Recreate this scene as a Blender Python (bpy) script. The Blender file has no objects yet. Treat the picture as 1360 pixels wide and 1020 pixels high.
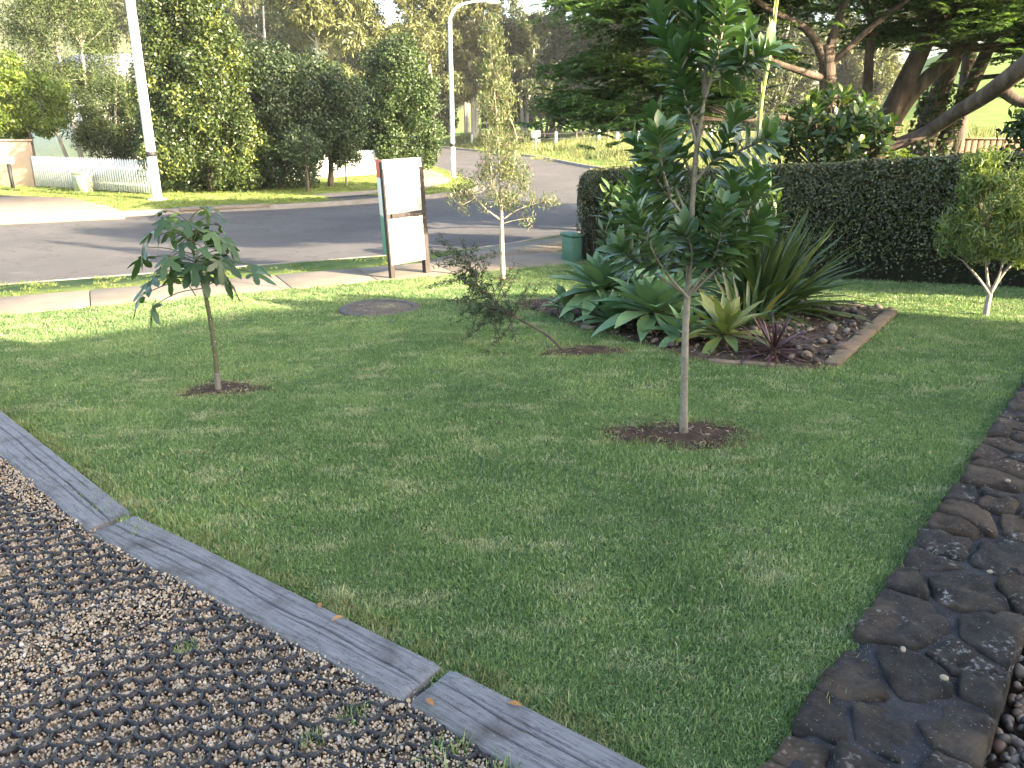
import bpy, math, random
import numpy as np
from mathutils import Vector, Matrix, Euler
R = math.radians
random.seed(7); rng = np.random.default_rng(7)
scene = bpy.context.scene
COL = scene.collection

# ------------------------------------------------------------------ camera
cam = bpy.data.cameras.new('camera'); camo = bpy.data.objects.new('camera', cam); COL.objects.link(camo)
cam.sensor_fit = 'HORIZONTAL'; cam.angle = 2*math.atan(680/1050.0)
cam.clip_start = 0.05; cam.clip_end = 3000
camo.location = (0, 0, 1.75); camo.rotation_euler = (R(90-18.2), 0, 0)
scene.camera = camo
scene.render.resolution_x = 1024; scene.render.resolution_y = 768

# ------------------------------------------------------------------ sky and sun
SUN_EL = R(19.0); SX, SY = -0.88, 0.475            # direction the light travels on the ground
world = bpy.data.worlds.new('World'); scene.world = world; world.use_nodes = True
wn = world.node_tree
sky = wn.nodes.new('ShaderNodeTexSky'); sky.sky_type = 'NISHITA'; sky.sun_disc = False
sky.sun_elevation = SUN_EL; sky.sun_rotation = math.atan2(-SX, -SY)
sky.air_density = 1.0; sky.dust_density = 3.0; sky.ozone_density = 0.3
wn.links.new(sky.outputs[0], wn.nodes['Background'].inputs[0])
wn.nodes['Background'].inputs[1].default_value = 0.10
sun = bpy.data.lights.new('sun', 'SUN'); sun.energy = 4.4; sun.angle = R(0.6); sun.color = (1.0, 0.84, 0.60)
suno = bpy.data.objects.new('sun', sun); COL.objects.link(suno)
ld = Vector((SX*math.cos(SUN_EL), SY*math.cos(SUN_EL), -math.sin(SUN_EL)))
suno.rotation_euler = ld.to_track_quat('-Z', 'Y').to_euler(); suno.location = (30, -20, 20)
scene.view_settings.view_transform = 'Standard'; scene.view_settings.look = 'None'
scene.view_settings.gamma = 1; scene.view_settings.use_curve_mapping = False
scene.view_settings.exposure = 3.25

# ------------------------------------------------------------------ helpers
def link(o, parent=None):
    COL.objects.link(o)
    if parent is not None: o.parent = parent
    return o

class MB:
    def __init__(s): s.v = []; s.f = []; s.n = 0
    def add(s, v, *fs):
        v = np.asarray(v, float).reshape(-1, 3)
        for f in fs:
            f = np.asarray(f, int)
            if f.ndim == 1: f = f.reshape(1, -1)
            if f.size: s.f.append(f + s.n)
        s.v.append(v); s.n += len(v); return s
    def box(s, c, sz, rz=0.0, taper=1.0):
        x, y, z = [q/2 for q in sz]
        v = np.array([(-x,-y,-z),(x,-y,-z),(x,y,-z),(-x,y,-z),(-x*taper,-y*taper,z),(x*taper,-y*taper,z),(x*taper,y*taper,z),(-x*taper,y*taper,z)])
        ca, sa = math.cos(rz), math.sin(rz)
        v = np.c_[v[:,0]*ca - v[:,1]*sa, v[:,0]*sa + v[:,1]*ca, v[:,2]] + np.array(c)
        return s.add(v, [(0,3,2,1),(4,5,6,7),(0,1,5,4),(1,2,6,5),(2,3,7,6),(3,0,4,7)])
    def tube(s, path, rad, n=8, cap=True):
        p = np.asarray(path, float); k = len(p)
        rad = np.broadcast_to(np.asarray(rad, float), (k,))
        t = np.gradient(p, axis=0); t /= np.linalg.norm(t, axis=1)[:,None] + 1e-9
        a = np.array([1,0,0.]) if abs(t[0][0]) < .8 else np.array([0,1,0.])
        vs = []
        for i in range(k):
            a = a - t[i]*np.dot(a, t[i]); a /= np.linalg.norm(a) + 1e-9
            b = np.cross(t[i], a); th = np.arange(n)*2*math.pi/n
            vs.append(p[i] + rad[i]*(np.cos(th)[:,None]*a + np.sin(th)[:,None]*b))
        v = np.concatenate(vs); i = np.arange(k-1)[:,None]*n; j = np.arange(n)[None]; j2 = (j+1) % n
        f = np.stack([i+j, i+j2, i+n+j2, i+n+j], -1).reshape(-1, 4)
        if cap: return s.add(v, f, np.arange(n)[::-1], (k-1)*n + np.arange(n))
        return s.add(v, f)
    def grid(s, V):
        V = np.asarray(V); a, b = V.shape[:2]
        i = (np.arange(a-1)[:,None]*b + np.arange(b-1)[None])
        return s.add(V.reshape(-1,3), np.stack([i, i+b, i+b+1, i+1], -1).reshape(-1,4))
    def prism(s, poly, z0, z1):
        p = np.asarray(poly, float); n = len(p)
        area = 0.5*np.sum(p[:,0]*np.roll(p[:,1],-1) - np.roll(p[:,0],-1)*p[:,1])
        if area < 0: p = p[::-1]
        v = np.r_[np.c_[p, np.full(n, z0)], np.c_[p, np.full(n, z1)]]
        i = np.arange(n); j = (i+1) % n
        return s.add(v, np.stack([i, j, j+n, i+n], -1), n + i, i[::-1])
    def mesh(s, name, m=None, smooth=False):
        me = bpy.data.meshes.new(name); v = np.concatenate(s.v)
        me.vertices.add(len(v)); me.vertices.foreach_set('co', v.ravel())
        lv = np.concatenate([f.ravel() for f in s.f]); lt = np.concatenate([np.full(len(f), f.shape[1]) for f in s.f])
        me.loops.add(len(lv)); me.loops.foreach_set('vertex_index', lv.astype(np.int32))
        me.polygons.add(len(lt)); me.polygons.foreach_set('loop_start', np.r_[0, np.cumsum(lt)[:-1]].astype(np.int32))
        me.update(calc_edges=True); me.validate()
        if smooth: me.shade_smooth()
        if m: me.materials.append(m)
        return me
    def build(s, name, m, parent=None, smooth=False, bevel=0):
        o = link(bpy.data.objects.new(name, s.mesh(name, m, smooth)), parent)
        if bevel:
            b = o.modifiers.new('bevel', 'BEVEL'); b.width = bevel; b.segments = 2; b.limit_method = 'ANGLE'
        return o

def tag(o, label, cat, group=None):
    o['label'] = label; o['category'] = cat
    if group: o['group'] = group
    return o
def struct(o): o['kind'] = 'structure'; return o
def stuff(o): o['kind'] = 'stuff'; return o
def thing(name, label, cat, loc=(0,0,0), rz=0, group=None):
    o = link(bpy.data.objects.new(name, None)); o.location = loc; o.rotation_euler = (0, 0, rz); o.empty_display_size = .2
    return tag(o, label, cat, group)
def part(name, me, parent, mat4=None):
    o = link(bpy.data.objects.new(name, me), parent)
    if mat4 is not None: o.matrix_local = mat4
    return o
def frame(pos, d, up, sc=1.0, roll=0.0):
    y = Vector(d).normalized(); u = Vector(up); x = y.cross(u)
    if x.length < 1e-4: x = y.cross(Vector((1,0.1,0)))
    x.normalize(); z = x.cross(y)
    m = Matrix((x, y, z)).transposed().to_4x4()
    return Matrix.Translation(Vector(pos)) @ m @ Matrix.Rotation(roll, 4, 'Y') @ Matrix.Scale(sc, 4)

def h2(ix, iy, s): 
    q = np.sin(ix*127.1 + iy*311.7 + s*74.7)*43758.5453; return q - np.floor(q)
def vnoise(x, y, s=0):
    x = np.asarray(x, float); y = np.asarray(y, float)
    ix, iy = np.floor(x), np.floor(y); fx, fy = x-ix, y-iy; fx = fx*fx*(3-2*fx); fy = fy*fy*(3-2*fy)
    return (h2(ix,iy,s)*(1-fx) + h2(ix+1,iy,s)*fx)*(1-fy) + (h2(ix,iy+1,s)*(1-fx) + h2(ix+1,iy+1,s)*fx)*fy
def fnoise(x, y, s=0, o=3):
    t = 0; a = .5
    for k in range(o): t = t + a*(vnoise(np.asarray(x)*2**k, np.asarray(y)*2**k, s+k)-.5); a *= .5
    return t
def sst(a, b, t):
    t = np.clip((np.asarray(t, float)-a)/(b-a), 0, 1); return t*t*(3-2*t)
def uv2xy(u, v): return .889*u - .458*v, .458*u + .889*v
def vof(x, y): return -.458*np.asarray(x) + .889*np.asarray(y)
def zlawn(x, y):
    return -.42*sst(4, 10.7, vof(x, y)) + .035*fnoise(np.asarray(x)*.9, np.asarray(y)*.9, 3, 2)
def inpoly(x, y, poly):
    x = np.asarray(x); y = np.asarray(y); c = np.zeros(x.shape, bool); n = len(poly); j = n-1
    for i in range(n):
        xi, yi = poly[i]; xj, yj = poly[j]
        c ^= ((yi > y) != (yj > y)) & (x < (xj-xi)*(y-yi)/((yj-yi) if yj != yi else 1e-9) + xi); j = i
    return c
def catmull(pts, n=8):
    p = [np.array(q, float) for q in pts]; p = [2*p[0]-p[1]] + p + [2*p[-1]-p[-2]]; out = []
    for i in range(1, len(p)-2):
        for k in range(n):
            t = k/n; a, b, c, d = p[i-1:i+3]
            out.append(.5*((2*b) + (c-a)*t + (2*a-5*b+4*c-d)*t*t + (-a+3*b-3*c+d)*t**3))
    out.append(p[-2]); return np.array(out)

# ------------------------------------------------------------------ materials
def new_mat(name):
    m = bpy.data.materials.new(name); m.use_nodes = True; nt = m.node_tree
    return m, nt, nt.nodes['Principled BSDF']
def nd(nt, t, **kw):
    n = nt.nodes.new(t)
    for k, v in kw.items():
        if k in n.inputs: n.inputs[k].default_value = v
        else: setattr(n, k, v)
    return n
def ramp(nt, fac, stops, interp='LINEAR'):
    r = nt.nodes.new('ShaderNodeValToRGB'); e = r.color_ramp.elements; r.color_ramp.interpolation = interp
    while len(e) < len(stops): e.new(.5)
    for q, (p, c) in zip(e, stops): q.position = p; q.color = (*c, 1)
    nt.links.new(fac, r.inputs[0]); return r.outputs[0]
def coords(nt, world=True, scale=None):
    if world: o = nt.nodes.new('ShaderNodeNewGeometry').outputs['Position']
    else: o = nt.nodes.new('ShaderNodeTexCoord').outputs['Object']
    if scale:
        mp = nd(nt, 'ShaderNodeMapping'); mp.inputs['Scale'].default_value = scale; nt.links.new(o, mp.inputs[0]); o = mp.outputs[0]
    return o
def noise(nt, co, scale, detail=5, rough=.6):
    n = nd(nt, 'ShaderNodeTexNoise', Scale=scale, Detail=detail, Roughness=rough); nt.links.new(co, n.inputs['Vector']); return n.outputs['Fac']
def mixc(nt, f, a, b, bt='MIX'):
    m = nt.nodes.new('ShaderNodeMix'); m.data_type = 'RGBA'; m.blend_type = bt
    for s, v in ((0, f), (6, a), (7, b)):
        if isinstance(v, (int, float)): m.inputs[s].default_value = v
        elif isinstance(v, tuple): m.inputs[s].default_value = (*v, 1)
        else: nt.links.new(v, m.inputs[s])
    return m.outputs[2]
def bump(nt, bs, h, st, dist=.01):
    b = nd(nt, 'ShaderNodeBump', Strength=st, Distance=dist); nt.links.new(h, b.inputs['Height']); nt.links.new(b.outputs[0], bs.inputs['Normal'])
def surf(name, stops, scale=4, rough=.85, spec=.3, bst=.3, bscale=None, bdist=.01, world=True, stretch=None, spots=None, metal=0, detail=6):
    m, nt, bs = new_mat(name); co = coords(nt, world, stretch)
    c = ramp(nt, noise(nt, co, scale, detail), stops)
    for sp in (spots or []):
        k = noise(nt, co, sp['scale'], sp.get('detail', 3)); f = ramp(nt, k, [(sp['lo'], (0,0,0)), (sp['hi'], (1,1,1))])
        c = mixc(nt, f, c, sp['col'])
    nt.links.new(c, bs.inputs['Base Color']); bs.inputs['Roughness'].default_value = rough
    bs.inputs['Specular IOR Level'].default_value = spec; bs.inputs['Metallic'].default_value = metal
    if bst: bump(nt, bs, noise(nt, co, bscale or scale*6, 6, .7), bst, bdist)
    return m
def leafmat(name, stops, rough=.5, trans=.3, spec=.3, src='island', wn_=.35, wscale=1.2, tcol=(1.25,1.3,.6), wstops=None):
    m, nt, bs = new_mat(name)
    if src == 'island': r = nt.nodes.new('ShaderNodeNewGeometry').outputs['Random Per Island']
    else: r = nt.nodes.new('ShaderNodeObjectInfo').outputs['Random']
    c = ramp(nt, r, stops)
    co = coords(nt)
    w = ramp(nt, noise(nt, co, wscale, 3), wstops or [(.3, (.62,.66,.6)), (.7, (1.3,1.25,1.2))])
    c = mixc(nt, wn_ if not wstops else 1.0, c, mixc(nt, 1.0, c, w, 'MULTIPLY'))
    nt.links.new(c, bs.inputs['Base Color']); bs.inputs['Roughness'].default_value = rough
    bs.inputs['Specular IOR Level'].default_value = spec
    tr = nt.nodes.new('ShaderNodeBsdfTranslucent'); tc = mixc(nt, 1.0, c, tcol, 'MULTIPLY'); nt.links.new(tc, tr.inputs[0])
    mx = nd(nt, 'ShaderNodeMixShader'); mx.inputs[0].default_value = trans
    nt.links.new(bs.outputs[0], mx.inputs[1]); nt.links.new(tr.outputs[0], mx.inputs[2])
    nt.links.new(mx.outputs[0], nt.nodes['Material Output'].inputs[0]); return m
def plain(name, col, rough=.6, spec=.3, metal=0, var=.12, scale=8, bst=.1):
    a = tuple(x*(1-var) for x in col); b = tuple(min(1, x*(1+var)) for x in col)
    return surf(name, [(.3, a), (.7, b)], scale, rough, spec, bst, world=False, metal=metal)

M = {}
M['paddock'] = surf('paddock grass', [(.25,(.075,.125,.025)),(.5,(.11,.165,.035)),(.75,(.17,.205,.06))], .5, .95, .1, .5, 6, .05)
M['lawn_soil'] = surf('lawn thatch', [(.3,(.05,.075,.03)),(.7,(.09,.115,.045))], 9, .95, .1, .5, 60)
M['verge'] = surf('verge turf', [(.3,(.07,.11,.025)),(.7,(.16,.19,.06))], 1.5, .95, .1, .6, 40, .03)
M['asphalt'] = surf('asphalt', [(.3,(.056,.052,.051)),(.7,(.090,.083,.080))], .35, .9, .25, .35, 90, .006,
    spots=[dict(scale=1.3, lo=.62, hi=.78, col=(.105,.096,.091)), dict(scale=40, lo=.62, hi=.7, col=(.14,.13,.122))])
nt_ = M['asphalt'].node_tree; b_ = nt_.nodes['Principled BSDF']; old = b_.inputs['Base Color'].links[0].from_socket
ck = ramp(nt_, noise(nt_, coords(nt_), .5, 9, .62), [(.488,(0,0,0)),(.497,(.55,.55,.55)),(.503,(.55,.55,.55)),(.512,(0,0,0))])
nt_.links.new(mixc(nt_, ck, old, (.035,.032,.031)), b_.inputs['Base Color'])
M['concrete'] = surf('concrete path', [(.3,(.135,.112,.086)),(.7,(.20,.168,.132))], 2.2, .9, .25, .25, 60, .004, spots=[dict(scale=.9, lo=.55, hi=.8, col=(.12,.102,.08))])
M['kerb'] = surf('kerb concrete', [(.3,(.15,.13,.108)),(.7,(.22,.195,.163))], 3, .9, .25, .3, 50, .005, spots=[dict(scale=.7, lo=.5, hi=.7, col=(.19,.175,.155))])
M['drive'] = surf('driveway concrete', [(.3,(.155,.12,.095)),(.7,(.215,.172,.14))], 1.5, .9, .25, .2, 40, .004)
M['dirt'] = surf('garden soil', [(.3,(.030,.021,.015)),(.7,(.085,.058,.040))], 14, .95, .1, .9, 50, .02)
M['mulch'] = surf('bed soil', [(.3,(.035,.026,.020)),(.7,(.10,.075,.055))], 12, .95, .1, .9, 40, .02)
M['path_dirt'] = surf('worn path', [(.3,(.22,.17,.125)),(.7,(.32,.26,.20))], 2, .95, .1, .3, 30, .01)
M['white_paint'] = surf('white paint', [(.3,(.58,.58,.56)),(.7,(.70,.70,.68))], 6, .6, .3, .1, world=True, spots=[dict(scale=3, lo=.62, hi=.8, col=(.55,.54,.50))])
M['galv'] = surf('galvanised steel', [(.3,(.44,.45,.46)),(.7,(.58,.59,.60))], 3, .55, .5, .08, world=False, metal=.25)
M['tan'] = surf('tan render', [(.3,(.30,.225,.165)),(.7,(.37,.285,.215))], 1.4, .9, .2, .2, 50, .004)
M['brown_fence'] = surf('brown fence boards', [(.3,(.10,.065,.042)),(.7,(.17,.115,.075))], 5, .85, .2, .3, world=True, stretch=(3,3,.5))
M['black'] = plain('black paint', (.02,.02,.021), .6)
M['green_box'] = plain('green utility paint', (.055,.13,.085), .55)
M['pale_box'] = plain('pale green cabinet paint', (.30,.33,.20), .55)
M['bark_grey'] = surf('grey bark', [(.3,(.10,.088,.075)),(.7,(.20,.18,.155))], 9, .9, .2, .7, 30, .02, world=False, stretch=(1,1,.25))
M['bark_pale'] = surf('pale gum bark', [(.3,(.30,.26,.21)),(.7,(.55,.50,.43))], 1.2, .85, .2, .4, 12, .03, world=False, stretch=(1,1,.2))
M['bark_dark'] = surf('dark bark', [(.3,(.05,.04,.033)),(.7,(.12,.095,.075))], 5, .95, .2, .8, 20, .04, world=False, stretch=(1,1,.25))
M['bark_brown'] = surf('poinciana bark', [(.28,(.035,.026,.02)),(.5,(.085,.063,.048)),(.72,(.16,.122,.092))], 7, .9, .2, .9, 30, .03, world=False, stretch=(1,1,.35))
M['bark_tea'] = surf('young pale bark', [(.3,(.22,.185,.145)),(.7,(.34,.295,.245))], 20, .9, .2, .5, 60, .005, world=False, spots=[dict(scale=35, lo=.6, hi=.68, col=(.16,.13,.10))])
M['bark_mag'] = surf('young mottled bark', [(.3,(.15,.128,.102)),(.7,(.25,.22,.182))], 30, .85, .25, .5, 90, .004, world=False, spots=[dict(scale=45, lo=.6, hi=.68, col=(.12,.095,.07))])
M['bark_green'] = surf('young green bark', [(.3,(.055,.06,.03)),(.7,(.10,.095,.055))], 25, .7, .3, .4, 80, .004, world=False)
M['roof'] = plain('roof sheet', (.22,.21,.20), .6)
M['brick'] = plain('house brick', (.32,.22,.16), .85)
M['glass'] = plain('window glass', (.03,.035,.04), .08, .5)

# ------------------------------------------------------------------ ground, road, paths
def ground_h(x, y):
    d = x - (4.6 - (y-44)*.285)
    z = -.62 + .95*sst(.8, 14, d)*sst(38, 52, y)
    a = np.arctan2(x, np.maximum(y, .1)); r = np.hypot(x, y)
    z = z + 17*sst(R(17), R(29), a)*sst(45, 210, r) + .25*fnoise(x*.05, y*.05, 9)*sst(60, 120, r)*4
    return z + 10*sst(250, 600, r)
t = np.linspace(-1, 1, 221); g1 = np.sinh(t*5.2)/np.sinh(5.2)*900
gx, gy = np.meshgrid(g1, g1+30, indexing='ij')
struct(MB().grid(np.stack([gx, gy, ground_h(gx, gy)], -1)).build('ground', M['paddock'], smooth=True))

near_k = [uv2xy(u, 13.5) for u in (-40, -25, -10, 0, 3)] + [(-.6,15.0),(1.08,16.9),(5,20),(8.5,25),(9.4,31),(8,38)]
outer_k = [(8,38),(4.61,44.5),(1.24,61.4),(-5.9,81.3),(-10.5,95),(-17,115)]
inner_k = [(-25,112),(-18.5,94),(-13,76),(-5.3,49.3),(-2.2,36.5),(-1.35,31.5),(-1.5,28.8),(-2.6,26.6),(-4.3,25.0)] + [uv2xy(u, 23.7) for u in (5, 2, -4, -12, -25, -40)]
cn, co_, ci = catmull(near_k), catmull(outer_k), catmull(inner_k)
rp = np.r_[cn, co_[1:], ci]
# road sheet
struct(MB().add(np.c_[rp, np.full(len(rp), -.58)], np.arange(len(rp))).build('road', M['asphalt']))
def kerb(name, c, side):
    t = np.gradient(c, axis=0); t /= np.linalg.norm(t, axis=1)[:,None]; nrm = np.c_[-t[:,1], t[:,0]]*side   # nrm points away from the road
    prof = [(-.32,-.574),(-.02,-.590),(.0,-.47),(.03,-.445),(.15,-.44),(.15,-.62)]
    V = np.stack([np.c_[c + nrm*a, np.full(len(c), z)] for a, z in prof], 1)
    return struct(MB().grid(V).build(name, M['kerb']))
kerb('near_kerb', cn, -1); kerb('outer_kerb', co_, -1); kerb('inner_kerb', ci, -1)
# raised yard and verge across the road
def offset_curve(c, d):
    t = np.gradient(c, axis=0); t /= np.linalg.norm(t, axis=1)[:,None]; return c + np.c_[-t[:,1], t[:,0]]*d
fy = np.r_[offset_curve(ci, -.14), [(-60, 5), (-60, 112)]]
struct(MB().prism(fy, -.64, -.455).build('far_verge', M['verge']))
# near nature strip + footpath + neighbour yard
ns = [uv2xy(u, 13.36) for u in (-40, -20, 0, 3)] + [(-.5,14.86),(1.1,16.75)] + [(5.1,19.85),(8.65,24.9),(9.55,31),(8.2,38),(30,40),(30,-2),(8,5)] + [uv2xy(4,11.9), uv2xy(-40, 11.9)]
struct(MB().prism(ns, -.64, -.447).build('nature_strip', M['verge']))
fpath = thing('footpath', 'x', 'x'); del fpath['label']; del fpath['category']; struct(fpath)
for k in range(34):
    u0 = -34 + k*1.25
    if u0 > 7: break
    b = MB().prism([uv2xy(u0+.006, 11.02), uv2xy(u0+1.244, 11.02), uv2xy(u0+1.244, 12.2), uv2xy(u0+.006, 12.2)], -.6, -.415 + random.uniform(-.003, .003))
    b.build('slab', M['concrete'], fpath, bevel=.008)
# crossover slab to the road at the right of the sign
struct(MB().prism([uv2xy(4.4,12.21), uv2xy(7.0,12.21), (2.2,17.2), (0.1,15.4), (-.55,14.75)], -.6, -.424).build('driveway_crossing', M['concrete']))
# far concrete driveway, worn path, dark crossover
struct(MB().prism([(-10.0,20.75),(-10.9,22.3),(-13.8,25.4),(-17.2,26.6),(-26,24),(-24,13.6)], -.6, -.449).build('far_driveway', M['drive']))
pc = catmull([(-6.2,26.2),(-4.3,28.2),(-3.4,31),(-3.2,34),(-4.4,40),(-6.6,48)], 6)
struct(MB().add(np.r_[np.c_[offset_curve(pc,.65), np.full(len(pc),-.449)], np.c_[offset_curve(pc,-.65)[::-1], np.full(len(pc),-.449)]], np.arange(2*len(pc))).build('far_footpath', M['path_dirt']))
struct(MB().prism([(-5.6,24.35),(-5.9,25.6),(-4.9,26.4),(-3.6,26.2),(-3.1,25.9)], -.6, -.449).build('far_crossover', M['asphalt']))
# road paint
pm = surf('worn road paint', [(.35,(.62,.61,.57)),(.6,(.42,.40,.37))], 6, .8, .2, 0)
struct(MB().prism([uv2xy(-8.2,15.6), uv2xy(-4.9,15.62), uv2xy(-4.9,15.70), uv2xy(-8.2,15.69)], -.585, -.575).build('road_line', pm))
# drain inlet lintel in the far kerb
dl = thing('kerb_drain', 'pale concrete kerb drain inlet with dark slot across the road', 'drain', (*uv2xy(3.2, 23.78), -.58), math.atan2(.458, .889))
MB().box((0,.12,.11), (2.4,.5,.07)).build('lintel', M['concrete'], dl, bevel=.015)
MB().box((0,.15,.035), (2.2,.3,.07)).build('slot', M['black'], dl)  # solid black box; the opening's shade is painted as black

# ------------------------------------------------------------------ lawn sheet
LAWN = [(-11,10.9),(-7.2,8.45),(-3.36,4.69),(-1.85,3.30),(-.27,2.18),(.35,1.72),(.62,1.52),(1.0,2.0),(1.45,2.52),(2.1,3.32),(3.8,5.4),(6.7,8.9),(6.9,8.4),(6.0,9.0),(4.0,10.9),(1.2,13.5),(.9,13.0)] + [uv2xy(u, 11.05) for u in (5, -1, -14)]
BED = [(0.0,9.32),(.42,8.2),(.62,7.45),(.95,6.85),(1.47,5.93),(2.32,5.66),(3.80,7.72),(3.1,8.4),(2.2,8.75),(1.2,9.3),(.5,9.75)]
xs = np.arange(-11, 7.3, .1); ys = np.arange(1.2, 14, .1); X, Y = np.meshgrid(xs, ys, indexing='ij')
V = np.stack([X, Y, zlawn(X, Y)-.010], -1); a, b = X.shape
i = (np.arange(a-1)[:,None]*b + np.arange(b-1)[None]); F = np.stack([i, i+b, i+b+1, i+1], -1).reshape(-1,4)
cx = (X[:-1,:-1]+.05).ravel(); cy = (Y[:-1,:-1]+.05).ravel()
struct(MB().add(V, F[inpoly(cx, cy, LAWN)]).build('lawn', M['lawn_soil'], smooth=True))

# ------------------------------------------------------------------ scattering
def scatter(name, pts, rot, scl, protos, pick=None, parent=None):
    n = len(pts); me = bpy.data.meshes.new(name); me.vertices.add(n); me.vertices.foreach_set('co', np.asarray(pts, float).ravel())
    for nm, ty, d in (('rot','FLOAT_VECTOR',rot), ('scl','FLOAT_VECTOR',scl)):
        at = me.attributes.new(nm, ty, 'POINT'); at.data.foreach_set('vector', np.asarray(d, np.float32).ravel())
    at = me.attributes.new('pick', 'INT', 'POINT')
    at.data.foreach_set('value', (pick if pick is not None else rng.integers(0, len(protos), n)).astype(np.int32))
    c = bpy.data.collections.new(name + ' pieces')
    for k, p in enumerate(protos): c.objects.link(bpy.data.objects.new('%s_piece_%02d' % (name, k), p))
    g = bpy.data.node_groups.new(name + ' scatter', 'GeometryNodeTree')
    g.interface.new_socket('Geometry', in_out='INPUT', socket_type='NodeSocketGeometry'); g.interface.new_socket('Geometry', in_out='OUTPUT', socket_type='NodeSocketGeometry')
    gi, go = g.nodes.new('NodeGroupInput'), g.nodes.new('NodeGroupOutput')
    ip = g.nodes.new('GeometryNodeInstanceOnPoints'); ci_ = g.nodes.new('GeometryNodeCollectionInfo')
    ci_.inputs['Collection'].default_value = c; ci_.inputs['Separate Children'].default_value = True; ci_.inputs['Reset Children'].default_value = True
    def att(nm, ty):
        q = g.nodes.new('GeometryNodeInputNamedAttribute'); q.data_type = ty; q.inputs['Name'].default_value = nm; return q.outputs['Attribute']
    L = g.links.new
    L(gi.outputs[0], ip.inputs['Points']); L(ci_.outputs[0], ip.inputs['Instance']); ip.inputs['Pick Instance'].default_value = True
    L(att('pick','INT'), ip.inputs['Instance Index'])
    e2r = g.nodes.new('FunctionNodeEulerToRotation'); L(att('rot','FLOAT_VECTOR'), e2r.inputs[0]); L(e2r.outputs[0], ip.inputs['Rotation'])
    L(att('scl','FLOAT_VECTOR'), ip.inputs['Scale']); L(ip.outputs[0], go.inputs[0])
    o = link(bpy.data.objects.new(name, me), parent); md = o.modifiers.new('scatter', 'NODES'); md.node_group = g
    return stuff(o)

def tuft(nb, rad, hmin, hmax, w, lean, m, name):
    r = rad*np.sqrt(rng.random(nb)); th = rng.random(nb)*6.283; c = np.c_[r*np.cos(th), r*np.sin(th), np.full(nb, -.012)]
    h = rng.uniform(hmin, hmax, nb); yaw = rng.random(nb)*6.283; ln = rng.normal(0, lean, nb); az = rng.random(nb)*6.283
    wd = np.c_[np.cos(yaw), np.sin(yaw), np.zeros(nb)]*(w*rng.uniform(.7,1.3,nb))[:,None]/2
    dirv = np.c_[np.cos(az)*np.sin(ln), np.sin(az)*np.sin(ln), np.cos(ln)]; dir2 = np.c_[np.cos(az)*np.sin(ln*2.1), np.sin(az)*np.sin(ln*2.1), np.cos(ln*2.1)]
    mid = c + dirv*(h*.55)[:,None]; tip = mid + dir2*(h*.5)[:,None]
    V = np.stack([c-wd, c+wd, mid+wd*.8, mid-wd*.8, tip], 1); k = np.arange(nb)[:,None]*5
    return MB().add(V, k+np.array([0,1,2,3]), k+np.array([3,2,4])).mesh(name, m)
def grassmat(name, g1, g2, g3, straw, lo, hi, wscale=1.1, trans=.3):
    m, nt, bs = new_mat(name)
    isl = nt.nodes.new('ShaderNodeNewGeometry').outputs['Random Per Island']
    c = ramp(nt, isl, [(0, g1), (.5, g2), (.88, g3), (1, straw)]); co = coords(nt)
    w = ramp(nt, noise(nt, co, wscale, 4, .65), [(.3,(.66,.74,.70)),(.5,(.95,.97,.92)),(.7,(1.38,1.26,1.2))]); c = mixc(nt, 1.0, c, w, 'MULTIPLY')
    p = nd(nt, 'ShaderNodeMath', operation='ADD'); mk = noise(nt, coords(nt, True, (1,2.2,1)), 2.3, 3, .6)
    s = nd(nt, 'ShaderNodeMath', operation='MULTIPLY_ADD'); nt.links.new(isl, s.inputs[0]); s.inputs[1].default_value = .16; nt.links.new(mk, s.inputs[2])
    f = ramp(nt, s.outputs[0], [(lo,(0,0,0)),(hi,(1,1,1))]); c = mixc(nt, f, c, straw)
    nt.links.new(c, bs.inputs['Base Color']); bs.inputs['Roughness'].default_value = .55; bs.inputs['Specular IOR Level'].default_value = .25
    tr = nt.nodes.new('ShaderNodeBsdfTranslucent'); nt.links.new(mixc(nt, 1.0, c, (1.15,1.2,.6), 'MULTIPLY'), tr.inputs[0])
    mx = nd(nt, 'ShaderNodeMixShader'); mx.inputs[0].default_value = trans
    nt.links.new(bs.outputs[0], mx.inputs[1]); nt.links.new(tr.outputs[0], mx.inputs[2]); nt.links.new(mx.outputs[0], nt.nodes['Material Output'].inputs[0])
    return m
M['grass'] = grassmat('lawn blades', (.095,.165,.062), (.145,.230,.088), (.205,.285,.12), (.43,.43,.27), .625, .87)
M['grass_dry'] = grassmat('dry edge blades', (.10,.13,.045), (.17,.18,.07), (.26,.25,.12), (.36,.32,.19), .5, .9)
M['grass_verge'] = grassmat('verge blades', (.085,.125,.03), (.12,.165,.045), (.17,.20,.06), (.30,.28,.12), .6, .95)
M['grass_wild'] = grassmat('paddock blades', (.09,.125,.035), (.14,.165,.055), (.20,.21,.08), (.30,.28,.14), .55, .95, .25)

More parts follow.
